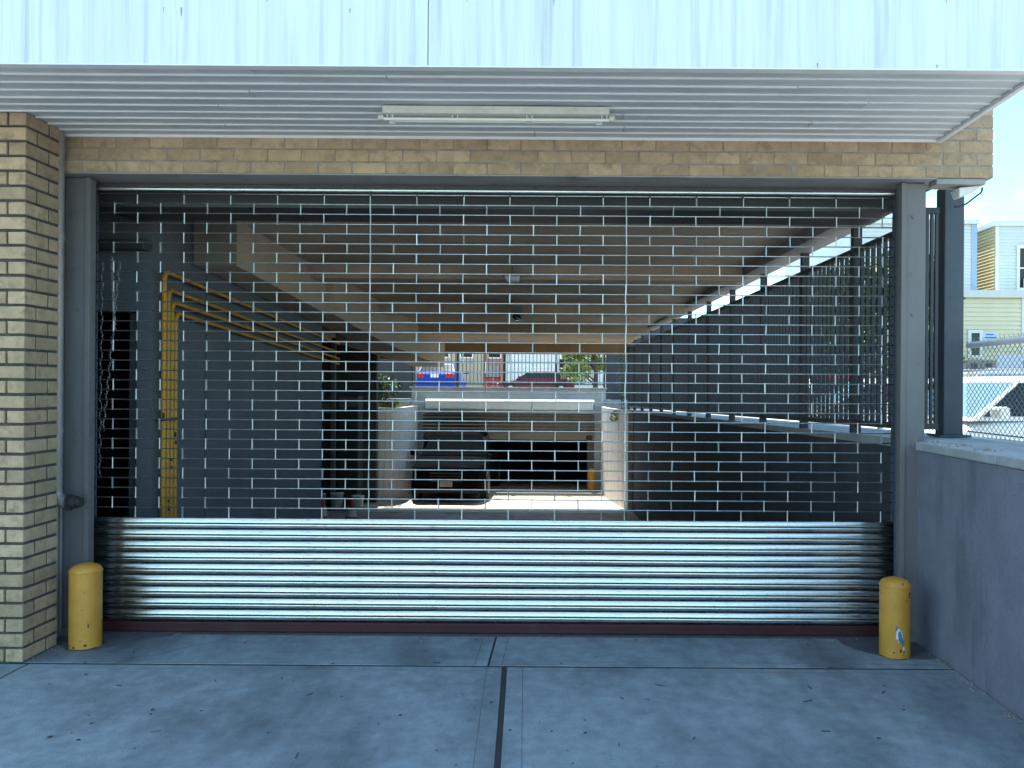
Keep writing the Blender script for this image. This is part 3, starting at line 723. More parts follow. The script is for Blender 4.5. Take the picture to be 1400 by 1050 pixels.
# yellow conduits
yp = thing('yellow_conduits', 'bundle of four yellow conduits climbing the left garage wall, then running back', 'conduits', (-2.95, 6.05, 0))
for k in range(4):
    y = 5.815 + k * .062; zt = [2.36, 2.235, 2.15, 2.075][k]; x0 = gx(-2.945, y)
    x0 = max(x0, -2.94 - k * .003)
    y_end = 11.1; ze = zt - .047 * (y_end - y)
    pts = [(x0, y, fz(y) - .02), (x0, y, zt - .05), (x0, y + .012, zt - .02), (x0, y + .05, zt), (gx(-2.945, y_end), y_end, ze)]
    tube('conduit', pts[:4], .0175, 'pipe_yellow', yp, n=12)
    tube('conduit_run', [pts[3], pts[4]], .014, 'pipe_yellow', yp, n=8)
for z in (1.28, .35):
    for k in range(1): box('pipe_clamp', (-2.975, 5.78, z), (-2.918, 6.03, z + .018), 'blackiron', yp)
for (k, z) in ((0, .30), (0, .36), (1, .62), (1, .68), (2, .92), (2, .98), (3, 1.15), (3, 1.10), (0, 1.3), (3, .18)):
    y = 5.815 + k * .062; c_ = max(gx(-2.945, y), -2.94 - k * .003)
    q0 = random.uniform(-1.0, .1); zt_ = z + random.uniform(.02, .04)
    MB().add([(c_ + .0190 * math.cos(a), y + .0190 * math.sin(a), zz_) for zz_ in (z, zt_) for a in (q0 - .9, q0 - .4, q0)], [(0, 1, 4, 3), (1, 2, 5, 4)]).build('stencil_mark', 'chip_dark', yp)


# bulkhead
bh = thing('bulkhead', 'boxed-in duct hanging under the left of the garage ceiling', 'bulkhead', (gx(-2.9, 9), 9, 2.4))
def bk(y0, y1, zb0, zb1, x1=-2.63, x0=-2.97):
    MB().prism([(gx(x0, y0), y0), (gx(x1, y0), y0), (gx(x1, y1), y1), (gx(x0, y1), y1)], [zb0, zb0, zb1, zb1], 2.87).build('duct_section', 'bulkhead', bh, bevel=.008)
bk(6.45, 9.2, 2.50, 2.36); box('end_shade', (gx(-2.97, 6.44), 6.435, 2.50), (gx(-2.63, 6.44), 6.449, 2.868), 'end_shade', bh); bk(9.21, 12.3, 2.355, 2.20, -2.55)  # thin front plate added only to carry the painted shade
bk(12.31, 20.4, 2.19, 2.02, -2.55, -3.3)

# ceiling lamp and camera
cl = thing('ceiling_lamp', 'small grey box lamp on the nearest ceiling beam', 'lamp', (-.62, 8.58, 2.7))
MB().add([(-.70, 8.40, 2.70), (-.54, 8.40, 2.70), (-.54, 8.58, 2.70), (-.70, 8.58, 2.70), (-.68, 8.42, 2.655), (-.56, 8.42, 2.655), (-.56, 8.56, 2.655), (-.68, 8.56, 2.655)],
         [(0, 1, 2, 3), (4, 7, 6, 5), (0, 4, 5, 1), (1, 5, 6, 2), (2, 6, 7, 3), (3, 7, 4, 0)]).build('lens', 'hood_white', cl)
box('housing', (-.71, 8.39, 2.70), (-.53, 8.59, 2.715), 'cabinet', cl)
box('hanger', (-.63, 8.47, 2.716), (-.61, 8.49, 2.86), 'cabinet', cl)
sc_ = thing('security_camera', 'small white camera hanging from the middle ceiling beam', 'camera', (-.78, 11.7, 2.6))
box('bracket', (-.86, 11.6, 2.60), (-.70, 11.8, 2.68), 'cabinet', sc_)
MB().lathe([(.02, 2.60), (.075, 2.585), (.07, 2.54), (.03, 2.50)], 14, (-.78, 11.7)).build('dome', 'glass_dark', sc_, smooth=True)
MB().add([(-.80, 11.58, 2.55), (-.69, 11.60, 2.50), (-.69, 11.66, 2.46), (-.79, 11.66, 2.52)], [(0, 1, 2, 3)]).build('visor', 'hood_white', sc_)

# items in the recess
def cabinet(x0, x1, y, z1, label):
    t = thing('storage_cabinet', label, 'cabinet', ((x0 + x1) / 2, y, -1.45), group='tall cabinets in the garage recess')
    box('carcass', (x0, y, -1.44), (x1, y + .45, z1), 'cabinet_dark', t, bevel=.01)
    xm = (x0 + x1) / 2
    for a, b in ((x0 + .02, xm - .006), (xm + .006, x1 - .02)):
        d = box('door', (a, y - .02, -1.3), (b, y - .001, z1 - .28), 'cabinet_dark', t, bevel=.004)
        box('handle', (b - .06, y - .035, -.1), (b - .045, y - .0205, .12), 'chrome', d)
    box('top_panel', (x0 + .02, y - .02, z1 - .26), (x1 - .02, y - .001, z1 - .02), 'cabinet', t, bevel=.004)
cabinet(-6.15, -5.86, 19.7, 1.12, 'narrow dark cabinet against the end of the left garage wall')
cabinet(-5.70, -5.20, 19.75, 1.26, 'wide dark cabinet with a grey top panel beside the rounded planter')
po = box('steel_post', (-5.84, 19.62, -1.45), (-5.74, 19.72, 2.7), 'cabinet', bevel=.005); tag(po, 'thin grey post between the two dark cabinets', 'post')
for (x, h, lb) in ((-6.02, .34, 'cream bucket behind the left traffic cone'), (-5.60, .36, 'cream bucket between the two traffic cones'), (-5.10, .30, 'cream bucket at the foot of the rounded planter')):
    t = thing('bucket', lb, 'bucket', (x, 19.35, -1.45), group='buckets on the garage floor')
    MB().lathe([(.12, -1.44), (.15, -1.44 + h), (.155, -1.435 + h)], 18, (x, 19.35)).build('pail', 'bucket', t, smooth=True)
    MB().lathe([(.16, -1.434 + h), (.16, -1.415 + h), (.14, -1.41 + h)], 18, (x, 19.35)).build('lid', 'trim_white', t, smooth=True)
for (x, y, lb) in ((-4.93, 16.0, 'red and white traffic cone, left one of the pair'), (-4.32, 15.9, 'red and white traffic cone, right one of the pair')):
    z = fz(y); t = thing('traffic_cone', lb, 'traffic cone', (x, y, z), group='traffic cones on the ramp')
    box('base', (x - .18, y - .18, z), (x + .18, y + .18, z + .03), 'cone_red', t, bevel=.01)
    r_ = lambda h: .14 - .115 * h / .6
    for (a, b, m_) in ((.03, .16, 'cone_red'), (.16, .34, 'cone_white'), (.34, .58, 'cone_red')):
        MB().lathe([(r_(a), z + a), (r_(b), z + b)], 18, (x, y)).build('cone_band', m_, t, smooth=True)

# ================================================================ FAR END: PLANTERS, BACK WALL, SHUTTER
def curved_wall(label, pts, ztop, poly_top, grp):
    t = thing('planter', label, 'planter wall', (pts[0][0], pts[0][1], -1.45), group=grp)
    # build board by board so that the shuttering shows
    L = [0]
    for a, b in zip(pts, pts[1:]): L.append(L[-1] + math.hypot(b[0] - a[0], b[1] - a[1]))
    nb = int(L[-1] / .14); P = []
    for k in range(nb + 1):
        s_ = L[-1] * k / nb
        for q in range(len(L) - 1):
            if L[q] <= s_ <= L[q + 1] + 1e-6:
                u = (s_ - L[q]) / (L[q + 1] - L[q]); P.append(Vector((pts[q][0] + (pts[q + 1][0] - pts[q][0]) * u, pts[q][1] + (pts[q + 1][1] - pts[q][1]) * u))); break
    for a, b in zip(P, P[1:]):
        d = (b - a).normalized(); nn = Vector((-d.y, d.x)) * .12; j = random.uniform(-.004, .004) * Vector((-d.y, d.x))
        a2 = a + d * .003 + j; b2 = b - d * .003 + j
        MB().prism([tuple(a2), tuple(b2), tuple(b2 + nn), tuple(a2 + nn)], -1.45, ztop).build('board_marked_panel', 'board_concrete', t)
    MB().prism(poly_top, ztop - .25, ztop - .05).build('soil', 'soil', t)
    return t
def arc(cx, cy, r, a0, a1, n=10): return [(cx + r * math.cos(R(a0 + (a1 - a0) * k / n)), cy + r * math.sin(R(a0 + (a1 - a0) * k / n))) for k in range(n + 1)]
lp = [(-6.2, 20.70)] + arc(-5.18, 21.5, .78, 260, 350) + [(-4.40, 23.28)]
curved_wall('board-marked concrete planter with a rounded corner, left of the black car', lp, .96, [(-6.2, 20.85), (-5.1, 20.9), (-4.6, 21.5), (-4.55, 23.28), (-6.2, 23.28)], 'rounded concrete planters')
rp_ = [(.88, 23.28)] + [(.90, 22.4), (.98, 21.5), (1.10, 20.8), (1.25, 20.1), (1.40, 19.45)]
curved_wall('curved concrete planter wall to the right of the far shutter', rp_, .97, [(1.04, 23.28), (1.10, 21.6), (1.5, 19.6), (1.9, 19.6), (1.9, 23.28)], 'rounded concrete planters')

bw_ = thing('back_wall', 'grey concrete wall and beam above the far garage door', 'wall', (-1.7, 23.4, -1.45))
box('parapet_beam', (-4.6, 23.30, 1.16), (1.02, 23.6, 1.46), 'back_conc', bw_, bevel=.01)
box('parapet_cap', (-4.65, 23.26, 1.461), (1.06, 23.64, 1.51), 'cap', bw_, bevel=.01)
box('side_pier', (-4.6, 23.3, -1.5), (-4.25, 23.6, 1.159), 'back_conc', bw_)
box('side_pier', (.70, 23.3, -1.5), (1.02, 23.6, 1.159), 'back_conc', bw_)
for (a, b) in ((-13, -4.66), (1.03, 2.6)): w = box('terrace_wall', (a, 23.3, -1.5), (b, 23.58, 1.16), 'back_conc'); tag(w, kind='structure')
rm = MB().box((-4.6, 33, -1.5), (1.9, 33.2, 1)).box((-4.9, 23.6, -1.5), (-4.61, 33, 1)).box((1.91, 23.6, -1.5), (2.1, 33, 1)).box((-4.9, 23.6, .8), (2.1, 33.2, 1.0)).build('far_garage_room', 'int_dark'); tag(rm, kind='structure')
sh_ = thing('far_shutter', 'rolled-up garage shutter with a pale blue hood under the street', 'roller shutter', (-1.7, 23.2, .3))
box('hood', (-4.15, 23.02, .87), (.66, 23.298, 1.11), 'hood_white', sh_, bevel=.03)
box('hood_lower', (-4.2, 23.10, .76), (.70, 23.298, .869), 'back_conc', sh_, bevel=.01)
for i in range(5):
    zz_ = .755 - i * .10
    MB().add([(-4.24, 23.14, zz_), (.69, 23.14, zz_), (.69, 23.11, zz_ - .04), (-4.24, 23.11, zz_ - .04), (-4.24, 23.15, zz_ - .095), (.69, 23.15, zz_ - .095)], [(0, 3, 2, 1), (3, 4, 5, 2)]).build('slat', 'shutter', sh_)
box('bottom_bar', (-4.24, 23.1, .235), (.69, 23.16, .265), 'rail_galv', sh_)
ip = box('inner_post', (.52, 24.4, -1.45), (.74, 24.6, .8), 'back_conc'); tag(ip, 'pale post standing inside the far garage opening', 'post')
t = thing('bollard', 'small yellow bollard inside the far garage opening', 'bollard', (.62, 22.95, -1.45), group='yellow bollards by the far garage')
MB().lathe([(.12, -1.445), (.12, -.86), (.10, -.80), (.04, -.78)], 18, (.62, 22.95)).build('post', 'pipe_yellow', t, smooth=True)
t = thing('wall_light', 'round lamp beside the far garage opening', 'lamp', (.55, 23.15, .1))
MB().lathe([(.04, .0), (.10, .03), (.10, .12), (.04, .14)], 14, (.55, 23.1)).build('shade', 'blackiron', t, smooth=True)
MB().lathe([(.02, -.02), (.035, .0), (.03, .0)], 10, (.55, 23.1)).build('bulb', 'trim_white', t, smooth=True)
# street railing on the parapet
sr = thing('street_railing', 'black iron railing along the street above the far garage', 'railing', (-1.7, 23.45, 1.5))
box('top_rail', (-4.6, 23.43, 2.55), (1.0, 23.47, 2.59), 'picket', sr); box('mid_rail', (-4.6, 23.43, 2.22), (1.0, 23.47, 2.25), 'picket', sr); box('bottom_rail', (-4.6, 23.43, 1.58), (1.0, 23.47, 1.61), 'picket', sr)
x = -4.55; pm = MB().box((-.009, -.009, 0), (.009, .009, 1.0)); pm_ = pyd(pm.v, pm.f); pm_.materials.append(M['picket'])
while x < 1.0:
    o = bpy.data.objects.new('bar', pm_); COL.objects.link(o); place(o, (x, 23.45, 1.60), sr); o.scale = (1, 1, .96); x += .108
for x in (-4.6, -3.3, -1.92, -.42, .98): box('post', (x - .03, 23.42, 1.511), (x + .03, 23.48, 2.64), 'picket', sr)
dfl = box('screen_fence', (-9, 24.6, 1.0), (-4.75, 24.7, 3.3), 'dark_fence'); tag(dfl, 'dark blue screen fence behind the left planter', 'fence')
dfr = box('screen_fence', (1.05, 23.9, 1.0), (4.2, 24.0, 3.6), 'dark_fence'); tag(dfr, 'dark blue screen fence at the right end of the street railing', 'fence')

# ---------------------------------------------------------------- plants
def leaves(mb, n, c, rad, size, shape=None, droop=.0):
    for i in range(n):
        while True:
            p = Vector((random.uniform(-1, 1), random.uniform(-1, 1), random.uniform(-1, 1)))
            if p.length < 1 and (p.length > .45 or random.random() < .35): break
        p = Vector(c) + Vector((p.x * rad[0], p.y * rad[1], p.z * rad[2]))
        s = size * random.uniform(.6, 1.3)
        a = Vector((random.gauss(0, 1), random.gauss(0, 1), random.gauss(0, .7))).normalized(); b = a.cross(Vector((random.gauss(0, 1), random.gauss(0, 1), random.gauss(0, 1)))).normalized()
        mb.add([p - a * s, p + b * s * .45, p + a * s, p - b * s * .45], [(0, 1, 2, 3)])
def shrub(x, y, z, h, r, label, m_='leaf', n=700, size=.05, cat='shrub'):
    t = thing('shrub', label, cat, (x, y, z))
    mb = MB(); st = MB()
    for k in range(6):
        a = random.uniform(0, 6.28); d = random.uniform(.2, .8) * r; hh = h * random.uniform(.55, 1)
        tip = (x + d * math.cos(a), y + d * math.sin(a) * .5, z + hh)
        st.tube([(x, y, z - .02), ((x + tip[0]) / 2, (y + tip[1]) / 2, z + hh * .55), tip], [.02, .014, .006], 5)
        leaves(mb, n // 6, (tip[0], tip[1], tip[2] - .12), (r * .5, r * .4, h * .3), size)
    mb.build('foliage', m_, t); st.build('stem', 'bark', t)
shrub(-5.0, 21.3, .9, .95, .55, 'dark green bush spilling over the left planter', n=900)
shrub(-4.75, 21.15, .88, .35, .38, 'low bright green plant at the lip of the left planter', 'leaf_light', n=500, size=.04)
shrub(-5.35, 21.2, .9, 1.0, .35, 'leafy climber with yellow-green tips behind the left planter', 'leaf_light', n=160, size=.07)
t = thing('ivy', 'yellow-green ivy trailing over the right planter wall', 'climbing plant', (1.2, 20.4, .9))
mb = MB()
for k in range(9): leaves(mb, 16, (1.30 + random.uniform(-.06, .06), 20.6 + random.uniform(-.3, .3), .85 + k * .17), (.09, .2, .1), .035)
leaves(mb, 120, (1.12, 20.4, .78), (.13, .25, .16), .04); mb.build('foliage', 'leaf_light', t)
st = MB().tube([(1.3, 20.6, .8), (1.33, 20.7, 1.5), (1.28, 20.6, 2.5)], .008, 5); st.build('stem', 'bark', t)

def tree(x, y, z0, h, r, label, m_='leaf', n=4200, size=.16, cat='tree', grp=None, low=.3):
    t = thing('tree', label, cat, (x, y, z0), group=grp)
    st = MB(); mb = MB()
    st.tube([(x, y, z0 - .1), (x + .05, y, z0 + h * .25), (x - .05, y + .1, z0 + h * .5), (x, y, z0 + h * .85)], [.17, .13, .10, .03], 9)
    for k in range(13):
        a = k * 2.4 + random.uniform(-.4, .4); zz_ = z0 + h * random.uniform(low + .1, .92); d = r * random.uniform(.45, .95) * (1 - .35 * (zz_ - z0) / h)
        tip = (x + d * math.cos(a), y + d * math.sin(a), zz_)
        st.tube([(x, y, zz_ - h * .16), ((x + tip[0]) / 2, (y + tip[1]) / 2, zz_ - h * .05), tip], [.06, .04, .015], 5)
        q = r * random.uniform(.28, .5)
        leaves(mb, n // 13, tip, (q, q, q * .75), size)
    mb.build('crown', m_, t); st.build('trunk', 'bark', t)
tree(7.9, 20.5, .6, 4.1, 2.0, 'broad green tree in the car park, seen through the picket fence', low=.15)
tree(8.6, 27.5, .9, 4.4, 2.0, 'second green tree farther back in the car park', low=.15)
tree(1.4, 46, 1.05, 4.6, 1.9, 'yellow-green tree across the street above the far garage', 'leaf_light', size=.14, low=.12)
tree(-9.8, 66, 1.05, 7, 2.4, 'dark tree behind the beige house', low=.2)

# ================================================================ CARS
def car(name, label, paint, L=4.6, Wd=1.8, H=1.45, belt=.93, hood=.78, deck=.92, suv=False, loc=(0, 0, 0), rot=0, cat='car', plate='plate_white', grp=None):
    t = thing(name, label, cat, (0, 0, 0), group=grp)
    hw = Wd / 2; hl = L / 2
    if suv: xf0, xf1, xr1, xr0 = hl - 1.15, hl - 1.75, -hl + .35, -hl + .12
    else: xf0, xf1, xr1, xr0 = hl - 1.15, hl - 1.95, -hl + 1.15, -hl + .48
    st = [(-hl, .86, .42, belt * .80), (-hl + .12, .95, .26, deck * .97), (-hl + .5, .99, .20, deck), (-hl + 1.2, 1, .20, belt), (0, 1, .20, belt), (hl - 1.3, 1, .20, belt * .99), (hl - 1.05, 1, .20, hood + .07), (hl - .6, .985, .2, hood), (hl - .18, .93, .24, hood - .06), (hl, .82, .32, hood - .16)]
    vs = []; fs = []
    for (x, w, z0, z1) in st:
        w *= hw; zm = z0 + (z1 - z0) * .55
        ring = [(-w * .90, z0), (-w * .99, z0 + .12), (-w, zm), (-w * .965, z1 - .07), (-w * .90, z1), (-w * .45, z1 + .025), (w * .45, z1 + .025), (w * .90, z1), (w * .965, z1 - .07), (w, zm), (w * .99, z0 + .12), (w * .90, z0)]
        vs += [(x, a, b) for a, b in ring]
    n_ = 12
    for i in range(len(st) - 1):
        for j in range(n_): a = i * n_ + j; b = i * n_ + (j + 1) % n_; fs.append((a, b, b + n_, a + n_))
    fs += [tuple(range(n_))[::-1], tuple((len(st) - 1) * n_ + j for j in range(n_))]
    o = MB().add(vs, fs).build('body', paint, t, smooth=True, loc=(0, 0, 0)); o.data.materials.append(M['rubber'])
    sm = o.modifiers.new('s', 'SUBSURF'); sm.levels = 2; sm.render_levels = 2
    # cabin
    wb, wt = hw * .91, hw * .70; zt = H - .05; zb = belt - .02
    c = [(xr0, -wb, zb), (xf0, -wb, zb), (xf0, wb, zb), (xr0, wb, zb), (xr1, -wt, zt), (xf1, -wt, zt), (xf1, wt, zt), (xr1, wt, zt)]
    cap = [(xr1 + .18, -wt * .8, H), (xf1 - .18, -wt * .8, H), (xf1 - .18, wt * .8, H), (xr1 + .18, wt * .8, H)]
    f_ = [(0, 1, 5, 4), (1, 2, 6, 5), (2, 3, 7, 6), (3, 0, 4, 7), (4, 5, 9, 8), (5, 6, 10, 9), (6, 7, 11, 10), (7, 4, 8, 11), (8, 9, 10, 11)]
    MB().add(c + cap, f_).build('cabin', paint, t, smooth=False, bevel=.035)
    def glass(q, nm, ins=.08, m_='glass_dark', us=(0, 1)):
        q = [Vector(p) for p in q]; nrm = (q[1] - q[0]).cross(q[3] - q[0]).normalized()
        cc = sum(q, Vector()) / 4
        if nrm.dot(cc - Vector((0, 0, belt))) < 0: nrm = -nrm
        def pt(u, v_): return (q[0] * (1 - u) + q[1] * u) * (1 - v_) + (q[3] * (1 - u) + q[2] * u) * v_ + nrm * .007
        u0, u1 = us; lw = (q[1] - q[0]).length; iu = ins / lw; iv = .07 / max(.2, (q[3] - q[0]).length)
        P = [pt(u0 + iu, iv * 1.3), pt(u1 - iu, iv * 1.3), pt(u1 - iu, 1 - iv), pt(u0 + iu, 1 - iv)]
        P2 = [p - nrm * .012 for p in P]
        MB().add(P + P2, [(0, 1, 2, 3), (7, 6, 5, 4), (0, 4, 5, 1), (1, 5, 6, 2), (2, 6, 7, 3), (3, 7, 4, 0)]).build(nm, m_, t)
    glass([c[1], c[2], c[6], c[5]], 'windscreen', .03, 'glass_black' if paint == 'paint_black' else 'glass_sky')
    glass([c[3], c[0], c[4], c[7]], 'rear_window', .08)
    for (a, b, d, e) in ((0, 1, 5, 4), (3, 2, 6, 7)):
        glass([c[a], c[b], c[d], c[e]], 'side_window', .015, 'glass_dark', (.06, .50)); glass([c[a], c[b], c[d], c[e]], 'side_window', .015, 'glass_dark', (.50, .97))
    # wheels
    rw_ = .36 if suv else .32
    for x in (hl - .85, -hl + .85):
        for s in (-1, 1):
            y = s * (hw - .02)
            MB().tube([(x, y - s * .02, rw_ + .01), (x, y + s * .012, rw_ + .01)], rw_ + .05, 24).build('wheel_arch', 'rubber', t)
            wh = MB().tube([(x, y - s * .18, rw_), (x, y + s * .022, rw_)], rw_, 24).build('wheel', 'rubber', t, smooth=True)
            MB().tube([(x, y + s * .022, rw_), (x, y + s * .030, rw_)], rw_ * .62, 16).build('rim', 'paint_silver', wh)
    # lights, plates, grille, mirrors
    for s in (-1, 1):
        MB().box((hl - .22, s * hw * .62 - .18, hood - .25), (hl - .028, s * hw * .62 + .14, hood - .11)).build('headlight', 'glass_black' if paint == 'paint_black' else 'lamp_clear', t, bevel=.02)
        MB().box((-hl - .008, s * hw * .66 - .18, deck - .26), (-hl + .12, s * hw * .66 + .14, deck - .10)).build('tail_light', 'lamp_red', t, bevel=.02)
        mr = MB().box((xf0 - .30, s * (hw + .02) - (.0 if s > 0 else .18), belt + .02), (xf0 - .16, s * (hw + .02) + (.18 if s > 0 else 0), belt + .15)).build('wing_mirror', paint, t, bevel=.03)
        MB().box((xf0 - .245, s * (hw + .02) - (.10 if s > 0 else 0), belt + .03), (xf0 - .215, s * (hw + .02) + (0 if s > 0 else .10), belt + .06)).build('mirror_arm', 'rubber', mr)
    gq = MB()
    for i in range(4): gq.box((hl - .05, -hw * .42, hood - .28 - i * .065), (hl + .006, hw * .42, hood - .25 - i * .065))
    gq.build('grille', 'chrome' if not suv else 'rubber', t)
    box('front_plate', (hl + .0, -.16, .42), (hl + .018, .16, .57), plate, t); box('rear_plate', (-hl - .015, -.16, deck - .26), (-hl + .01, .16, deck - .11), plate, t)
    box('front_bumper', (hl - .1, -hw * .80, .26), (hl + .012, hw * .80, .38), 'rubber' if suv else paint, t, bevel=.03)
    if suv:
        for s in (-1, 1): MB().tube([(xr1 + .1, s * wt * .92, H + .05), (xf1 - .15, s * wt * .92, H + .05)], .018, 6).build('roof_rail', 'chrome', t)
    t.location = loc; t.rotation_euler = (0, 0, rot); return t
car('suv', 'black SUV facing out of the far garage, beside the left planter', 'paint_black', L=4.7, Wd=1.98, H=1.68, belt=1.08, hood=1.02, deck=1.05, suv=True, loc=(-3.12, 22.75, -1.443), rot=R(-90.5), cat='SUV', plate='far_grey')
car('parked_car', 'white car parked close behind the chain link fence at right', 'paint_white', L=4.7, Wd=1.85, H=1.46, belt=.95, loc=(5.57, 10.27, .25), rot=R(192))
car('parked_car', 'silver car parked behind the white one in the car park', 'paint_silver', L=4.8, Wd=1.85, H=1.64, belt=1.05, loc=(8.6, 16.2, .26), rot=R(176), suv=True)
car('parked_car', 'red car in the car park, glimpsed between the fence pickets', 'paint_red', L=4.4, Wd=1.8, H=1.45, loc=(6.1, 19.5, .4), rot=R(90))
car('parked_car', 'white car in the car park, nose towards the low wall, seen under the picket fence', 'paint_white', L=4.5, Wd=1.8, H=1.46, loc=(5.05, 13.3, .25), rot=R(176))
car('parked_car', 'brown car at the back of the car park by the block wall', 'paint_brown', L=4.5, Wd=1.8, H=1.5, loc=(13.4, 19.9, .47), rot=R(180))
car('parked_car', 'blue car seen from behind, up on the street over the far garage', 'paint_blue', L=4.5, Wd=1.85, H=1.46, belt=1.0, deck=1.08, loc=(-5.65, 35.2, 1.05), rot=R(92))
car('parked_car', 'dark red saloon parked sideways on the street over the far garage', 'paint_maroon', L=4.7, Wd=1.85, H=1.42, loc=(-2.05, 48.5, 1.05), rot=R(180))

# ================================================================ HOUSES AT RIGHT
def siding(name, x0, x1, y, z0, z1, m_, parent, course=.105, axis='y', step=.032):
    mb = MB(); z = z0
    while z < z1 - .001:
        zt = min(z + course, z1)
        if axis == 'y': mb.add([(x0, y - step, z), (x1, y - step, z), (x1, y, zt), (x0, y, zt), (x1, y, z), (x0, y, z)], [(0, 1, 2, 3), (0, 5, 4, 1)])
        else: mb.add([(y - step, x0, z), (y - step, x1, z), (y, x1, zt), (y, x0, zt), (y, x1, z), (y, x0, z)], [(0, 1, 2, 3), (0, 5, 4, 1)])
        z = zt
    return tag(mb.build(name, m_, parent), kind='stuff')
ha = thing('house', 'pale blue sided house at the left of the two, by the dark column', 'house', (11.4, 28, 1))
box('wall_core', (9.0, 26.03, .9), (13.08, 34, 6.95), 'sid_blue', ha); siding('siding', 9.0, 12.93, 26.02, 4.4, 6.86, 'sid_blue', ha)
box('corner_board', (12.93, 25.98, 4.4), (13.10, 26.025, 6.86), 'blue_trim', ha); box('roof_edge', (8.9, 25.9, 6.87), (13.15, 34, 7.0), 'roof_edge', ha)
box('vent_pipe', (12.75, 26.9, 7.0), (12.86, 27.0, 7.42), 'picket', ha)
hb = thing('house', 'pale house with a yellow sided flank and an upstairs window, far right', 'house', (16, 28, 1))
box('wall_core', (13.72, 26.03, .9), (21, 34, 6.85), 'sid_blue', hb); siding('siding', 13.82, 21, 26.02, 4.4, 6.80, 'sid_blue', hb); siding('flank_siding', 26.02, 34, 13.715, 4.4, 6.80, 'sid_yellow', hb, axis='x')
box('corner_board', (13.70, 25.985, 4.4), (13.81, 26.025, 6.80), 'trim_white', hb); box('roof_edge', (13.62, 25.92, 6.81), (21.1, 34, 6.98), 'roof_edge', hb)
def window(x0, x1, y, z0, z1, par, nm='window'):
    fr = MB().box((x0 - .09, y - .05, z0 - .09), (x0, y, z1 + .09)).box((x1, y - .05, z0 - .09), (x1 + .09, y, z1 + .09)).box((x0, y - .05, z1), (x1, y, z1 + .09)).box((x0, y - .07, z0 - .09), (x1, y, z0)).build(nm, 'trim_white', par)
    box('pane', (x0, y - .012, z0), (x1, y - .004, z1), 'glass_dark', fr)
    box('sash_bar', (x0, y - .03, (z0 + z1) / 2 - .02), (x1, y - .0125, (z0 + z1) / 2 + .02), 'trim_white', fr)
    return fr
window(14.47, 15.4, 26.0, 4.82, 6.1, hb); window(17.2, 18.1, 26.0, 4.82, 6.1, hb)
box('window_unit', (14.60, 25.80, 4.83), (15.25, 25.985, 5.12), 'trim_white', hb)
hc = thing('house_extension', 'low cream sided building with a pale flat roof edge behind the car park', 'building', (12, 25, 1))
box('wall_core', (7.8, 24.13, .8), (13.62, 25.9, 4.28), 'sid_cream', hc); siding('siding', 7.8, 13.50, 24.12, 1.0, 4.28, 'sid_cream', hc, course=.13)
box('roof_edge', (7.6, 23.98, 4.281), (21, 25.97, 4.50), 'roof_edge', hc); box('corner_board', (13.50, 24.07, .8), (13.63, 24.125, 4.28), 'trim_white', hc)
w_ = window(11.97, 12.22, 24.09, 2.55, 3.22, hc)
box('lattice_wall', (13.64, 24.5, .8), (21, 25.9, 4.28), 'far_grey', hc)
window(14.0, 15.0, 24.48, 2.3, 3.6, hc)
sg = thing('notice_board', 'small white and blue notice on the cream siding beside the little window', 'sign', (12.5, 24.05, 2.9))
box('board', (12.30, 24.05, 2.78), (12.76, 24.075, 3.26), 'sign_blue', sg)
pr = MB()
for (z, a, b) in ((3.16, .10, .34), (3.07, .07, .26), (3.07, .28, .42), (2.98, .19, .27), (2.90, .09, .38), (2.83, .16, .30)): pr.box((12.30 + a, 24.046, z), (12.30 + b, 24.0498, z + .035))
pr.build('print', 'print_blue', sg)
bk_ = thing('block_wall', 'grey pierced block wall behind the parked cars', 'wall', (11.5, 22, .7))
mb = MB()
for rr in range(5):
    for cc in range(12):
        x = 9.6 + cc * .41 + (.2 if rr % 2 else 0); z = .7 + rr * .33
        o = box('block', (x, 22, z), (x + .395, 22.2, z + .31), 'far_grey', bk_)
        MB().box((x + .12, 21.99, z + .08), (x + .28, 22.0 - .001, z + .23)).build('hole', 'int_dark', o)
pn = box('panel_screen', (11.1, 20.9, .6), (11.75, 20.98, 2.45), 'sign_blue'); tag(pn, 'pale blue upright panel standing before the block wall', 'panel')

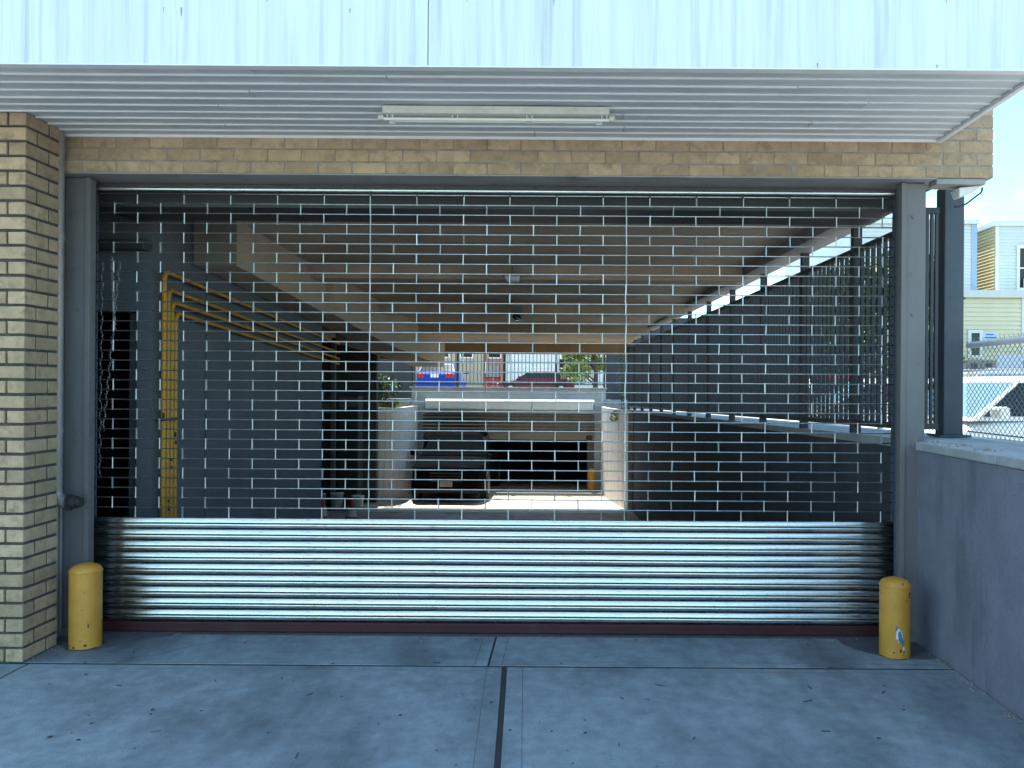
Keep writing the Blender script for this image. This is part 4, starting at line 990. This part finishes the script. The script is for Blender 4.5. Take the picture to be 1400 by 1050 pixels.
# far street fronts
fa = thing('far_house', 'beige house front across the street above the far garage, behind the blue car', 'house', (-9, 58, 1))
box('wall', (-13.5, 58, 1), (-6.3, 66, 6.5), 'far_beige', fa); box('roof', (-13.7, 57.8, 6.5), (-6.2, 66, 6.8), 'far_grey', fa)
for x in (-11.6, -9.6, -7.9): window(x, x + .8, 57.97, 3.6, 5.2, fa)
box('door', (-12.9, 57.96, 1.05), (-12.0, 57.99, 3.1), 'far_grey', fa)
fbq = thing('far_house', 'narrow red-brown house front across the street above the far garage', 'house', (-5.5, 58, 1))
box('wall', (-6.28, 58.2, 1), (-4.7, 66, 7), 'far_brown', fbq); box('roof', (-6.28, 58.0, 7.0), (-4.6, 66, 7.3), 'far_grey', fbq); window(-5.9, -5.1, 58.17, 3.6, 5.2, fbq); box('door', (-6.1, 58.16, 1.05), (-5.2, 58.19, 3.0), 'far_grey', fbq)
fcq = thing('far_house', 'white house front with a garage door across the street, behind the dark red car', 'house', (-2, 58, 1))
box('wall', (-4.68, 58, 1), (2.6, 66, 6), 'far_white', fcq); box('roof', (-4.68, 57.7, 6), (2.9, 66, 6.3), 'far_grey', fcq)
gd = box('garage_door', (-4.2, 57.95, 1.05), (-1.6, 57.99, 3.4), 'fascia', fcq)
for k in range(4): box('door_panel', (-4.15, 57.93, 1.1 + k * .57), (-1.65, 57.949, 1.62 + k * .57), 'trim_white', gd)
window(-.8, .3, 57.97, 2.2, 3.5, fcq)
for (x, lb) in ((-5.0, 'left'), (-4.45, 'right')):
    t = thing('refuse_bin', 'dark red wheeled bin at the kerb, %s one of two' % lb, 'bin', (x, 49, 1.05), group='red bins on the far street')
    MB().prism([(x - .22, 48.8), (x + .22, 48.8), (x + .22, 49.3), (x - .22, 49.3)], 1.06, 2.02).build('tub', 'paint_red', t, bevel=.03)
    box('lid', (x - .24, 48.77, 2.022), (x + .24, 49.32, 2.08), 'paint_maroon', t)

# small fittings at the right end of the lintel
ff = thing('floodlight', 'small white floodlight with a loose cable under the end of the brick band', 'floodlight', (2.42, 4.95, 2.78))
MB().add([(2.36, 4.90, 2.775), (2.50, 4.90, 2.79), (2.50, 5.02, 2.79), (2.36, 5.02, 2.775), (2.37, 4.92, 2.72), (2.46, 4.92, 2.755), (2.46, 5.0, 2.755), (2.37, 5.0, 2.72)],
         [(0, 1, 2, 3), (4, 7, 6, 5), (0, 4, 5, 1), (1, 5, 6, 2), (2, 6, 7, 3), (3, 7, 4, 0)]).build('lamp_head', 'trim_white', ff, bevel=.004)
tube('cable', [(2.50, 4.90, 2.775), (2.49, 4.89, 2.745), (2.45, 4.89, 2.715), (2.40, 4.89, 2.675), (2.35, 4.89, 2.655), (2.33, 4.9, 2.66)], .006, 'blackiron', ff, n=6)
tube('conduit', [(2.06, 5.06, 2.70), (2.19, 5.06, 2.72)], .022, 'trim_white', ff, n=10)
